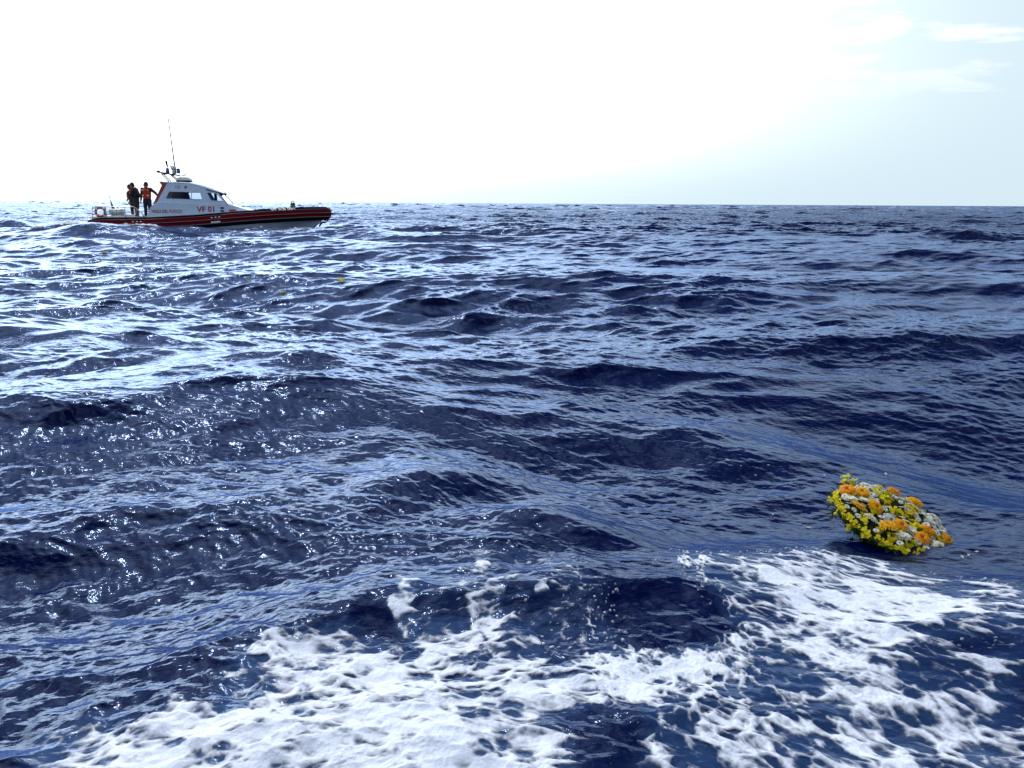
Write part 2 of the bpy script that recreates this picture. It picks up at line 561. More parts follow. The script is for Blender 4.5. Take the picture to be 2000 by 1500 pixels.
a4 = nt.nodes.new('ShaderNodeMath'); a4.operation = 'ADD'
nt.links.new(a3.outputs[0], a4.inputs[0]); nt.links.new(at.outputs['Fac'], a4.inputs[1])
nt.links.new(n1.outputs[0], ad.inputs[0]); nt.links.new(a4.outputs[0], ad.inputs[2])
mr = nt.nodes.new('ShaderNodeMapRange'); mr.interpolation_type = 'SMOOTHSTEP'
mr.inputs['From Min'].default_value = 0.12; mr.inputs['From Max'].default_value = 0.80
nt.links.new(ad.outputs[0], mr.inputs['Value'])
nt.links.new(mr.outputs[0], ms.inputs[0])
nt.links.new(tr.outputs[0], ms.inputs[1]); nt.links.new(b.outputs[0], ms.inputs[2])
nt.links.new(ms.outputs[0], out.inputs['Surface'])
bp = nt.nodes.new('ShaderNodeBump'); bp.inputs['Distance'].default_value = 0.004; bp.inputs['Strength'].default_value = 0.8
nt.links.new(n1.outputs[0], bp.inputs['Height'])
bp2 = nt.nodes.new('ShaderNodeBump'); bp2.inputs['Distance'].default_value = 0.003; bp2.inputs['Strength'].default_value = 0.45
nt.links.new(n2.outputs['Distance'], bp2.inputs['Height']); nt.links.new(bp.outputs[0], bp2.inputs['Normal'])
nt.links.new(bp2.outputs[0], b.inputs['Normal'])

fr = [1.15]
while fr[-1] < 4.3:
    fr.append(fr[-1] * 1.0013)
fr = np.array(fr)
fa = np.linspace(R(-44), R(40), 1500)
X0 = (fr[:, None] * np.sin(fa)[None, :]); Y0 = (fr[:, None] * np.cos(fa)[None, :])
fX, fY = X0.ravel(), Y0.ravel()
msk, _ = foam_mask(fX, fY)
grow = (msk > 0).reshape(X0.shape)
for _ in range(2):
    g2_ = grow.copy()
    g2_[1:] |= grow[:-1]; g2_[:-1] |= grow[1:]
    grow = g2_.copy()
    grow[:, 1:] |= g2_[:, :-1]; grow[:, :-1] |= g2_[:, 1:]
cand = np.nonzero(grow.ravel())[0]
msk = np.maximum(msk, -0.06)
ddx = np.zeros(fX.shape); ddy = np.zeros(fX.shape); ddz = np.zeros(fX.shape)
ddx[cand], ddy[cand], ddz[cand] = ocean(fX[cand], fY[cand])
th = np.zeros(fX.shape)
mc = msk[cand]
puff = 0.5 + 0.5 * fbm(fX[cand] * 14, fY[cand] * 14, 3, 2) + 0.6 * fbm(fX[cand] * 4.5, fY[cand] * 4.5, 2, 6)
pos = np.clip(mc, 0, 1)
th[cand] = np.where(mc > 0, 0.0015 + 0.016 * np.sqrt(pos) * np.clip(puff, 0.12, 2), 0.003 + mc * 0.25)
foam = grid_mesh('sea_foam', fX.reshape(X0.shape) + ddx.reshape(X0.shape), fY.reshape(X0.shape) + ddy.reshape(X0.shape),
                 (ddz + th).reshape(X0.shape), keep=(msk > 0).reshape(X0.shape),
                 attrs={'thick': np.clip(msk * 1.5, 0, 1).reshape(X0.shape)})
foam.data.materials.append(fm)
tag(foam, 'white lacy foam spread over the dark water in the foreground', 'foam', kind='stuff')
#@@OBJECTS
# ------------------------------------------------------------------ mesh building
class MB:
    def __init__(self):
        self.v = []; self.f = []; self.m = []; self.s = []

    def add(self, vs, fs, mi=0, smooth=False):
        o = len(self.v)
        self.v += [tuple(p) for p in vs]
        self.f += [tuple(o + i for i in f) for f in fs]
        self.m += [mi] * len(fs); self.s += [smooth] * len(fs)

    def box(self, c, size, rot=None, mi=0):
        hx, hy, hz = size[0] / 2, size[1] / 2, size[2] / 2
        vs = [Vector((x, y, z)) for x in (-hx, hx) for y in (-hy, hy) for z in (-hz, hz)]
        if rot is not None:
            vs = [rot @ p for p in vs]
        vs = [p + Vector(c) for p in vs]
        self.add(vs, [(0, 1, 3, 2), (4, 6, 7, 5), (0, 4, 5, 1), (2, 3, 7, 6), (0, 2, 6, 4), (1, 5, 7, 3)], mi)

    def tube(self, pts, rad, n=10, mi=0, flat=(1, 1), cap=True, up=(0, 0, 1)):
        pts = [Vector(p) for p in pts]
        if not hasattr(rad, '__len__'): rad = [rad] * len(pts)
        rows = []
        for i, p in enumerate(pts):
            d = (pts[min(i + 1, len(pts) - 1)] - pts[max(i - 1, 0)]).normalized()
            a = d.cross(Vector(up))
            if a.length < 1e-3: a = d.cross(Vector((1, 0, 0)))
            a.normalize(); b = a.cross(d)
            rows.append([p + (a * math.cos(t) * flat[0] + b * math.sin(t) * flat[1]) * rad[i]
                         for t in [2 * math.pi * k / n for k in range(n)]])
        vs = [q for r in rows for q in r]; fs = []
        for i in range(len(pts) - 1):
            for k in range(n):
                fs.append((i * n + k, i * n + (k + 1) % n, (i + 1) * n + (k + 1) % n, (i + 1) * n + k))
        if cap:
            fs.append(tuple(reversed(range(n)))); fs.append(tuple((len(pts) - 1) * n + k for k in range(n)))
        self.add(vs, fs, mi, True)

    def ball(self, c, r, n=14, mi=0, rot=None):
        if not hasattr(r, '__len__'): r = (r, r, r)
        vs = []; fs = []; m = n // 2
        for i in range(m + 1):
            ph = math.pi * i / m
            for k in range(n):
                t = 2 * math.pi * k / n
                p = Vector((r[0] * math.sin(ph) * math.cos(t), r[1] * math.sin(ph) * math.sin(t), r[2] * math.cos(ph)))
                if rot is not None: p = rot @ p
                vs.append(p + Vector(c))
        for i in range(m):
            for k in range(n):
                fs.append((i * n + k, (i + 1) * n + k, (i + 1) * n + (k + 1) % n, i * n + (k + 1) % n))
        self.add(vs, fs, mi, True)

    def capsule(self, a, b, ra, rb, n=12, mi=0, flat=(1, 1), up=(0, 0, 1)):
        a, b = Vector(a), Vector(b); d = (b - a).normalized()
        pts = []; rs = []
        for t in (1.0, .87, .5, 0): pts.append(a - d * ra * t * .999); rs.append(ra * math.sqrt(max(0.001, 1 - t * t)))
        for t in (0, .5, .87, 1.0): pts.append(b + d * rb * t * .999); rs.append(rb * math.sqrt(max(0.001, 1 - t * t)))
        self.tube(pts, rs, n, mi, flat, up=up)

    def loft(self, rows, mi=0, smooth=False, closed=False):
        n = len(rows[0]); vs = [p for r in rows for p in r]; fs = []
        for i in range(len(rows) - 1):
            for k in range(n if closed else n - 1):
                fs.append((i * n + k, i * n + (k + 1) % n, (i + 1) * n + (k + 1) % n, (i + 1) * n + k))
        self.add(vs, fs, mi, smooth)

    def build(self, name, mats, parent=None, bevel=0, solid=0, remesh=0, smooth=0):
        me = bpy.data.meshes.new(name)
        me.from_pydata(self.v, [], self.f)
        if not hasattr(mats, '__len__'): mats = [mats]
        for m in mats: me.materials.append(m)
        me.polygons.foreach_set('material_index', self.m)
        me.polygons.foreach_set('use_smooth', self.s)
        bm = bmesh.new(); bm.from_mesh(me)
        bmesh.ops.remove_doubles(bm, verts=bm.verts, dist=1e-5)
        bmesh.ops.recalc_face_normals(bm, faces=bm.faces)
        bm.to_mesh(me); bm.free()
        o = bpy.data.objects.new(name, me)
        COL.objects.link(o)
        if solid:
            md = o.modifiers.new('solid', 'SOLIDIFY'); md.thickness = solid; md.offset = -1
        if remesh:
            md = o.modifiers.new('remesh', 'REMESH'); md.mode = 'VOXEL'; md.voxel_size = remesh; md.use_smooth_shade = True
        if smooth:
            md = o.modifiers.new('smooth', 'SMOOTH'); md.iterations = smooth; md.factor = 0.5
        if bevel:
            md = o.modifiers.new('bevel', 'BEVEL'); md.width = bevel; md.segments = 2; md.limit_method = 'ANGLE'
        if parent: o.parent = parent
        return o


def empty(name, loc=(0, 0, 0), rot=(0, 0, 0)):
    o = bpy.data.objects.new(name, None)
    o.empty_display_size = 0.2
    COL.objects.link(o)
    o.location = loc; o.rotation_euler = rot
    return o


def text_mesh(name, body, size, m, parent, to3d, extrude=0.002, sx=1.0, bold=0.0):
    """to3d maps flat text coordinates (u, v) onto the surface that carries them"""
    c = bpy.data.curves.new(name, 'FONT')
    c.body = body; c.size = size; c.align_x = 'CENTER'; c.resolution_u = 3; c.offset = bold
    t = bpy.data.objects.new('tmp', c); COL.objects.link(t)
    bpy.context.view_layer.update()
    me = bpy.data.meshes.new_from_object(t.evaluated_get(bpy.context.evaluated_depsgraph_get()))
    bpy.data.objects.remove(t)
    bm = bmesh.new(); bm.from_mesh(me)
    for v in bm.verts:
        v.co = Vector(to3d(v.co.x * sx, v.co.y))
    bm.to_mesh(me); bm.free()
    me.name = name
    me.materials.clear(); me.materials.append(m)
    o = bpy.data.objects.new(name, me); COL.objects.link(o); o.parent = parent
    md = o.modifiers.new('s', 'SOLIDIFY'); md.thickness = extrude; md.offset = 0
    return o


# ------------------------------------------------------------------ materials of the boat
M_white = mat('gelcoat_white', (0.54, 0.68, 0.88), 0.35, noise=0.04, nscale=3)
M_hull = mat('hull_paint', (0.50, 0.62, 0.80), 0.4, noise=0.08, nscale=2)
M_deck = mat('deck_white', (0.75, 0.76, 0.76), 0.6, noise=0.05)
M_black = mat('rubber_black', (0.008, 0.010, 0.018), 0.85, spec=0.0, noise=0.2, nscale=5)
M_red = mat('collar_red', (0.13, 0.006, 0.012), 0.7, spec=0.03, noise=0.10, nscale=4)
M_dred = mat('bulkhead_red', (0.33, 0.03, 0.02), 0.5, noise=0.1)
M_grey = mat('rubber_grey', (0.20, 0.21, 0.24), 0.5)
M_steel = mat('steel', (0.6, 0.62, 0.64), 0.25, metal=0.9)
M_letr = mat('letter_red', (0.38, 0.02, 0.03), 0.5)
M_letw = mat('letter_white', (0.8, 0.8, 0.8), 0.5)
M_blue = mat('beacon_blue', (0.01, 0.03, 0.35), 0.15, coat=0.5)
M_navy = mat('mark_navy', (0.02, 0.03, 0.12), 0.5)
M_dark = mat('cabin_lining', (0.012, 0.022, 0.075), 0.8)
M_olive = mat('olive_grey', (0.05, 0.06, 0.05), 0.7, noise=0.2)
M_plast = mat('white_plastic', (0.66, 0.70, 0.68), 0.45, noise=0.05)

M_glass = bpy.data.materials.new('tinted_glass'); M_glass.use_nodes = True
nt = M_glass.node_tree; nt.nodes.remove(nt.nodes['Principled BSDF'])
gt = nt.nodes.new('ShaderNodeBsdfTransparent'); gt.inputs[0].default_value = (0.72, 0.80, 0.92, 1)
gg = nt.nodes.new('ShaderNodeBsdfGlossy'); gg.inputs['Roughness'].default_value = 0.03
gf = nt.nodes.new('ShaderNodeFresnel'); gf.inputs[0].default_value = 1.5
gm = nt.nodes.new('ShaderNodeMixShader')
nt.links.new(gf.outputs[0], gm.inputs[0]); nt.links.new(gt.outputs[0], gm.inputs[1]); nt.links.new(gg.outputs[0], gm.inputs[2])
nt.links.new(gm.outputs[0], nt.nodes['Material Output'].inputs['Surface'])

# ------------------------------------------------------------------ the patrol boat (x forward, camera on its starboard side)
BO = Vector((-15.0, 40.5, 0.0)); BY = R(14)
boat = empty('patrol_boat', BO, (0, 0, BY))
tag(boat, 'white cabin patrol boat with a red and black inflatable collar, heading right on the horizon', 'boat')
BMAT = Matrix.Translation(BO) @ Matrix.Rotation(BY, 4, 'Z')


def top_z(x):          # sheer: upper edge of the collar
    xs = [-5.2, -2.3, 0, 1.2, 2.2, 3.8, 5.0, 6.0]; zs = [0.75, 0.77, 0.90, 1.01, 1.10, 1.205, 1.265, 1.275]
    return float(np.interp(x, xs, zs))


def half_y(x):         # collar centre line, half breadth
    xs = [-5.2, -2, 1.5, 3.0, 4.0, 4.8, 5.3, 5.62]; ys = [1.33, 1.38, 1.38, 1.28, 1.05, 0.70, 0.36, 0.0]
    return float(np.interp(x, xs, ys))


# collar
def collar_path():
    st = []
    for x in (-5.15, -5.0, -4.8, -4.4, -3.5, -2.5, -1.5, -.5, .5, 1.5, 2.2, 2.8, 3.3, 3.8, 4.2, 4.55, 4.85, 5.1, 5.3, 5.45, 5.55, 5.61):
        st.append((x, -half_y(x)))
    st[-1] = (5.61, -0.06)
    st += [(x, -y) for x, y in reversed(st)]
    return st


CR = 0.33
rows = []; path = collar_path(); N = len(path)
prof = []      # (angle, radius factor, material of the face that follows), angle 0 = outward, 90 = up
bands = [(130, 1, 0), (105, 1, 0), (85, 1, 0), (60, 1, 0), (45, 1, 3), (43, 1.05, 3), (41, 1.05, 1), (40, 1.0, 1), (28, 1, 1), (16, 1, 1), (9, 1.0, 3), (8, 1.08, 3), (6, 1.10, 0), (1, 1.10, 0), (-1, 1.08, 1), (-2, 1.0, 1),
         (-14, 1, 1), (-24, 1, 3), (-25, 1.05, 3), (-27, 1.05, 0), (-28, 1, 0), (-45, 1, 0), (-70, 1, 0), (-95, 1, 0), (-130, 1, 0)]
for i, (x, y) in enumerate(path):
    a = Vector((*path[max(i - 1, 0)], 0)); c = Vector((*path[min(i + 1, N - 1)], 0))
    d = (c - a).normalized(); outw = Vector((d.y, -d.x, 0))
    r = CR * min(1.0, 0.55 + (x + 5.2) * 0.9) if x < -4.7 else CR
    cz = top_z(x + 0.3) - CR
    rows.append([Vector((x, y, cz)) + (outw * math.cos(R(an)) + Vector((0, 0, 1)) * math.sin(R(an))) * r * k for an, k, _ in bands])
cm = MB()
for j in range(len(bands) - 1):
    cm.loft([[r[j], r[j + 1]] for r in rows], bands[j][2], True)
cm.loft([[r[-1], r[0]] for r in rows], 0)
cm.add(rows[0], [tuple(range(len(bands)))], 0); cm.add(rows[-1], [tuple(range(len(bands)))], 0)
collar = cm.build('inflatable_collar', [M_black, M_red, M_black, M_grey], boat)
tag(collar, 'black inflatable collar with two red bands')

# hull below the collar
h = MB(); L = []; Rr = []
for x in (-5.0, -3.5, -2, -.5, 1, 2.2, 3.2, 4.0, 4.6, 5.0, 5.25, 5.42):
    hb = half_y(x) - 0.05; zt = top_z(x) - CR * 1.55
    kz = float(np.interp(x, [-5, 1, 3, 4.2, 4.9, 5.25, 5.42], [-0.28, -0.28, -0.22, -0.05, 0.10, 0.42, 0.66]))
    cz = float(np.interp(x, [-5, 1, 3, 4.5, 5.42], [0.02, 0.05, 0.2, 0.45, 0.70]))
    cyb = hb * float(np.interp(x, [-5, 2, 5.42], [0.92, 0.85, 0.35]))
    zt = max(zt, cz + .02)
    L.append([(x, -hb, zt), (x, -cyb - .05, cz + .03), (x, -cyb, cz), (x, -cyb * .5, (cz + kz) / 2 - .01), (x, 0, kz), (x, cyb * .5, (cz + kz) / 2 - .01), (x, cyb, cz), (x, cyb + .05, cz + .03), (x, hb, zt)])
h.loft(L, 0, True)
h.add(L[0], [tuple(range(9))], 0)
h.tube([(5.30, 0, .40), (5.42, 0, .66), (5.5, 0, .8)], .03, 6)
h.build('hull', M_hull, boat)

# deck with a white coaming just inside the collar
dk = MB(); ro = []
for x in (-5.0, -4.5, -3, -1.5, 0, 1.5, 2.5, 3.3, 4.0, 4.5, 4.9, 5.2):
    w = half_y(x) - 0.20; w = max(w, .05); z = top_z(x)
    fl = 0.60 if x < -2.2 else z - 0.12
    z -= 0.0 if x < 2 else .05
    ro.append([(x, -w - .06, z - .10), (x, -w - .02, z + .035), (x, -w + .05, z + .035), (x, -w + .06, fl), (x, 0, fl + .01), (x, w - .06, fl), (x, w - .05, z + .035), (x, w + .02, z + .035), (x, w + .06, z - .10)])
dk.loft(ro, 0)
dk.build('deck', M_deck, boat)
sp = MB(); sp.box((-5.2, 0, .63), (.75, 2.2, .06)); sp.box((-5.0, 0, .70), (.08, 2.4, .2))
sp.build('swim_platform', M_deck, boat, bevel=.015)

# lower body of the cabin
OX = [-2.68, -2.62, -2.5, -2.36, -2.2, -1.95, -1.0, 0.2, 1.15, 1.5, 1.9, 2.3, 2.7]
OZ = [0.80, 0.96, 1.20, 1.36, 1.45, 1.49, 1.45, 1.41, 1.37, 1.25, 1.13, 1.06, 1.02]


def lo_top(x): return float(np.interp(x, OX, OZ))


def lo_y(x, z=1.0): return (1.02 - max(0, x - 0.6) ** 2 * 0.07) - 0.03 * (z - .8)


lb = MB(); ro = []
for x in OX:
    zt = lo_top(x); y0 = lo_y(x, .8); y1 = lo_y(x, zt)
    ro.append([(x, -y0, .58), (x, -y1, zt - .05), (x, -y1 + .03, zt - .015), (x, -y1 + .09, zt), (x, 0, zt + .03), (x, y1 - .09, zt), (x, y1 - .03, zt - .015), (x, y1, zt - .05), (x, y0, .58)])
lb.loft(ro, 0)
lb.add(ro[0], [tuple(range(9))], 0); lb.add(ro[-1], [tuple(range(9))], 0)
for x in (-1.9, -1.3, -.7, -.1, .6):
    lb.box((x, -lo_y(x, 1.4) - .012, lo_top(x) - .07), (.05, .02, .02), mi=1)
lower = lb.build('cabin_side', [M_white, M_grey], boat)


def up_y(z): return 0.97 - 0.22 * (z - 1.4)


OUT = [(-2.2, 1.42), (-1.66, 2.385), (-0.6, 2.345), (-0.3, 2.255), (0.2, 2.095), (0.62, 1.945), (1.00, 1.37), (0.2, 1.39), (-1.0, 1.42)]
W1 = [(-1.62, 1.96), (-1.78, 1.63), (-0.14, 1.58), (-0.22, 1.94)]
W2 = [(0.07, 1.93), (0.25, 1.55), (0.82, 1.52), (0.52, 1.89)]
W1P = [(-0.98, 1.94), (-0.92, 1.62), (-0.24, 1.60), (-0.22, 1.94)]


def rounded(poly, r=0.05, n=4):
    out = []
    k = len(poly)
    for i in range(k):
        p, a, c = Vector(poly[i]), Vector(poly[i - 1]), Vector(poly[(i + 1) % k])
        pa, pc = p + (a - p).normalized() * r, p + (c - p).normalized() * r
        for j in range(n + 1):
            t = j / n
            out.append(tuple(pa * (1 - t) ** 2 + p * 2 * t * (1 - t) + pc * t * t))
    return out


def flat_poly(mb, loops, sgn, off=0.0, mi=0):
    lp = [[Vector((x, z, 0)) for x, z in l] for l in loops]
    tris = tessellate_polygon(lp)
    pts = [p for l in lp for p in l]
    mb.add([(p.x, sgn * (up_y(p.y) + off), p.y) for p in pts], tris, mi)


for sgn, wins in ((-1, [W1, W2]), (1, [W1P, W2])):
    side = MB()
    flat_poly(side, [OUT] + [rounded(w) for w in wins], sgn)
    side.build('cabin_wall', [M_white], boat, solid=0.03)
    for w in wins:
        rw = rounded(w)
        cen = Vector((sum(p[0] for p in rw) / len(rw), sum(p[1] for p in rw) / len(rw)))
        wf = MB()
        ring = [(p[0], sgn * (up_y(p[1]) + .006), p[1]) for p in rw]
        wf.tube(ring + ring[:2], .012, 6, cap=False)
        if w is W1:
            wf.box((-0.62, sgn * up_y(1.78), 1.78), (.035, .03, .33), Matrix.Rotation(R(-12) * -sgn, 3, 'X'))
        fr_ = wf.build('window', M_grey if sgn > 0 else M_white, boat)
        gl = MB(); flat_poly(gl, [rw], sgn, -.012)
        gl.build('pane', M_glass, fr_)

# roof
ro = []
for x, z in ((-2.04, 2.42), (-1.66, 2.395), (-.9, 2.37), (-.6, 2.355), (-.3, 2.27), (-.05, 2.20), (.2, 2.11), (.5, 2.01), (.72, 1.945), (.82, 1.90)):
    w = up_y(z) + .025; cr_ = (.05 + .07 * math.exp(-((x - .1) / .45) ** 2)) if x > -1.9 else .03
    if x < -1.9: w -= .1
    ro.append([(x, -w, z - .035), (x, -w, z), (x, -w * .8, z + cr_ * .6), (x, -w * .4, z + cr_ * .95), (x, 0, z + cr_), (x, w * .4, z + cr_ * .95), (x, w * .8, z + cr_ * .6), (x, w, z), (x, w, z - .035)])
rf = MB(); rf.loft(ro, 0)
rf.loft([[(p[0][0], p[0][1], p[0][2]), (p[-1][0], p[-1][1], p[-1][2])] for p in ro], 0)
rf.add(ro[0], [tuple(range(9))]); rf.add(ro[-1], [tuple(range(9))])
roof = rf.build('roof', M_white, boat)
vz = MB(); a = [(.10, 1.935 + .0), (.78, 1.87)]
vz.loft([[(.05, s_ * (up_y(2.0) + .02), 2.10 - .005) for s_ in (-1, 1)], [(.86, s_ * .84, 1.885) for s_ in (-1, 1)], [(.80, s_ * .85, 1.835) for s_ in (-1, 1)], [(.10, s_ * .84, 1.99) for s_ in (-1, 1)]])
for s_ in (-1, 1):
    vz.box((.46, s_ * (up_y(1.93) + .012), 1.962), (.80, .02, .028), Matrix.Rotation(R(13), 3, 'Y'))
vz.build('sun_visor', M_black, boat)
hb_ = MB(); hb_.box((-1.0, 0, 2.455), (.66, .95, .05), mi=1); hb_.box((-1.0, 0, 2.54), (.60, .9, .12)); hb_.box((-.98, 0, 2.62), (.46, .75, .05))
hb_.build('roof_hatch', [M_plast, M_black], boat, bevel=.02)

# windscreen: frame with three panes
T0, T1 = Vector((.74, 0, 1.90)), Vector((1.17, 0, 1.385))
wf = MB()
WS = []          # the screen bows forward in the middle
for y0, y1 in ((-.85, -.97), (-.28, -.31), (.28, .31), (.85, .97)):
    bow = -.16 if abs(y0) > .5 else .02
    WS.append((Vector((T0.x + bow * .7, y0, T0.z + .01)), Vector((T1.x + bow, y1, T1.z))))
for k, (a_, b_) in enumerate(WS):
    wf.tube([a_, b_], .016 if k in (1, 2) else .020, 6)
wf.tube([q[1] for q in WS], .016, 6); wf.tube([q[0] for q in WS], .018, 6)
ws = wf.build('windscreen', M_black, boat)
for k in range(3):
    g_ = MB(); g_.add([WS[k][0], WS[k + 1][0], WS[k + 1][1], WS[k][1]], [(0, 1, 2, 3)])
    g_.build('pane', M_glass, ws)

# aft bulkhead, its two swept wings and the doorway
bk = MB()
wing = [(-2.04, 2.39), (-1.93, 2.25), (-2.08, 1.94), (-2.33, 1.42), (-2.42, 1.15), (-2.3, 1.10), (-2.16, 1.45), (-1.64, 2.37)]
for s_ in (-1, 1):
    for k, yo in ((0, .0), (1, .035)):
        pass
    vs_ = [(x, s_ * (up_y(z) - .035 - q), z) for q in (0, .04) for x, z in wing]
    n = len(wing)
    bk.add(vs_, [tuple(range(n)), tuple(range(n, 2 * n))] + [(i, (i + 1) % n, n + (i + 1) % n, n + i) for i in range(n)])
bk.loft([[(-2.14, y, 1.42), (-1.62, y * .83, 2.36)] for y in (-.93, -.35)]); bk.loft([[(-2.14, y, 1.42), (-1.62, y * .83, 2.36)] for y in (.35, .93)])
bk.loft([[(-2.40, y, .62), (-2.14, y, 1.42)] for y in (-.93, -.35)]); bk.loft([[(-2.40, y, .62), (-2.14, y, 1.42)] for y in (.35, .93)])
bk.build('aft_bulkhead', M_dred, boat)
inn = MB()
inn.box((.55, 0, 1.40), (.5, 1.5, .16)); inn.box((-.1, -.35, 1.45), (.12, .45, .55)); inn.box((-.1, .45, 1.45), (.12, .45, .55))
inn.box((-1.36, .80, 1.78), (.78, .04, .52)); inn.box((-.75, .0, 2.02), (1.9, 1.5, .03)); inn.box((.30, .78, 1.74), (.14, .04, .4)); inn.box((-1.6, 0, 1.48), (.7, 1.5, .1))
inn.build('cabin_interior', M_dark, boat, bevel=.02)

# mast with beacons, lamp and horn
ms_ = MB()
for y in (-.38, .38):
    ms_.tube([(-1.62, y, 2.40), (-1.98, y * .9, 2.80)], .022, 8); ms_.tube([(-1.20, y, 2.40), (-1.62, y * .9, 2.80)], .022, 8)
    ms_.tube([(-2.08, y * .9, 2.86), (-1.20, y * .9, 2.72)], .025, 8)
ms_.box((-1.62, 0, 2.80), (.8, .74, .03), Matrix.Rotation(R(9), 3, 'Y'))
ms_.tube([(-2.02, -.5, 2.86), (-2.02, .5, 2.86)], .03, 8)
ms_.ball((-2.08, -.42, 2.88), (.09, .06, .06)); ms_.ball((-1.45, -.36, 2.74), (.06, .05, .07)); ms_.box((-1.82, -.36, 2.80), (.2, .08, .1))
ms_.tube([(-1.08, -.3, 2.74), (-.92, -.3, 2.73), (-.88, -.3, 2.79)], .025, 8)
mast = ms_.build('mast', M_olive, boat)
for x, y in ((-1.68, -.32), (-1.22, -.12)):
    bl = MB(); bl.tube([(x, y, 2.82), (x, y, 2.86), (x, y, 3.0), (x, y, 3.05), (x, y, 3.07)], [.075, .085, .085, .06, .02], 14)
    bb = bl.build('beacon', M_blue, mast)
sl = MB(); sl.tube([(-1.45, -.05, 2.78), (-1.45, -.05, 2.98)], .07, 12); sl.tube([(-1.55, -.05, 3.05), (-1.33, -.05, 3.07)], [.07, .10], 14); sl.tube([(-1.62, -.05, 3.13), (-1.34, -.05, 3.15)], .03, 8)
sl.build('searchlight', M_plast, mast)
an = MB(); an.tube([(-1.68, .1, 2.82), (-1.73, .1, 3.15)], .018, 8); an.tube([(-1.73, .1, 3.12), (-1.755, .1, 3.25), (-1.77, .1, 3.38), (-1.775, .1, 3.41)], [.025, .045, .05, .035], 10)
an.build('antenna', M_black, boat)
an = MB(); an.tube([(-1.36, 0, 2.80), (-1.40, 0, 3.4), (-1.50, 0, 5.35)], [.034, .032, .028], 6)
an.build('whip_antenna', M_black, boat)
an = MB(); an.tube([(-1.90, .2, 2.85), (-1.90, .2, 3.45)], .006, 6)
an.build('whip_antenna', M_plast, boat)

# guard rail round the after deck
for s_ in (-1, 1):
    y = s_ * 1.27
    rl = MB()
    rl.tube([(-4.95, y, .76), (-4.95, y, 1.15), (-4.92, y, 1.21), (-4.85, y, 1.235), (-3.22, y, 1.25), (-3.10, y, 1.22), (-2.98, y, 1.10), (-2.80, y, .92), (-2.74, y, .78)], .022, 8)
    rl.tube([(-4.36, y, .76), (-4.36, y, 1.24)], .016, 8); rl.tube([(-3.55, y, .76), (-3.55, y, 1.24)], .012, 8)
    rl.tube([(-4.95, y, 1.0), (-3.05, y, 1.0)], .010, 6)
    if s_ < 0: rl.tube([(-4.95, -1.27, 1.18), (-4.98, 0, 1.2), (-4.95, 1.27, 1.18)], .02, 8)
    rl.build('guard_rail', M_steel, boat)

# fittings forward
bw = MB(); bw.tube([(4.03, -.1, 1.18), (4.03, -.1, 1.40), (4.03, -.1, 1.47)], [.13, .125, .09], 14); bw.tube([(3.95, -.1, 1.45), (3.97, -.1, 1.53), (4.03, -.1, 1.56), (4.09, -.1, 1.53), (4.11, -.1, 1.45)], .018, 8)
bw.build('mooring_post', M_olive, boat)
bw = MB(); bw.tube([(5.05, 0, 1.20), (5.05, 0, 1.40)], .015, 8); bw.tube([(5.2, 0, 1.25), (5.5, 0, 1.34)], .02, 8); bw.box((5.25, 0, 1.27), (.35, .12, .04))
bw.build('bow_roller', M_steel, boat, bevel=.005)
nz = MB()
for zz_ in (1.14, .985, .78): nz.tube([(5.88, -.28, zz_), (5.965, 0, zz_ - .01), (5.88, .28, zz_)], .018, 6)
nz.tube([(5.80, -.05, 1.24), (5.93, -.05, 1.10)], .022, 6)
nz.build('nose_guard', M_letw, boat)
ac = MB(); ac.tube([(5.43, 0, .52), (5.60, 0, .50), (5.70, 0, .56), (5.70, 0, .66), (5.60, 0, .70), (5.52, 0, .62)], .028, 8); ac.tube([(5.27, 0, .30), (5.45, 0, .52)], .04, 8)
ac.build('anchor', M_black, boat)
ac = MB(); ac.ball((5.60, 0, .62), (.05, .05, .08)); ac.build('anchor_roller', M_plast, boat)


# lettering and marks on the starboard side
def on_lower(x0, z0, tilt=0.0):
    def f(u, v):
        x = x0 + u; z = z0 + v + u * tilt
        return (x, -(lo_y(x, z) + .006), z)
    return f


def on_upper(x0, z0):
    def f(u, v): return (x0 + u, -(up_y(z0 + v) + .006), z0 + v)
    return f


text_mesh('lettering', 'VIGILI DEL FUOCO', .215, M_letr, boat, on_lower(-1.76, .965), sx=.74, bold=.003)
text_mesh('lettering', 'VF 01', .36, M_letr, boat, on_lower(.02, 1.02, .02), sx=1.0, bold=.008)
text_mesh('lettering', '115', .22, M_letr, boat, on_upper(-1.22, 2.10), sx=.75, bold=.002)


def on_collar(x0, ang):
    def f(u, v):
        x = x0 + u; a = R(ang) + v / CR
        e = .05; d = Vector((2 * e, -(half_y(x + e) - half_y(x - e)), 0)).normalized(); o_ = Vector((d.y, -d.x, 0))
        p = Vector((x, -half_y(x), top_z(x + .3) - CR)) + (o_ * math.cos(a) + Vector((0, 0, 1)) * math.sin(a)) * (CR + .006)
        return p
    return f


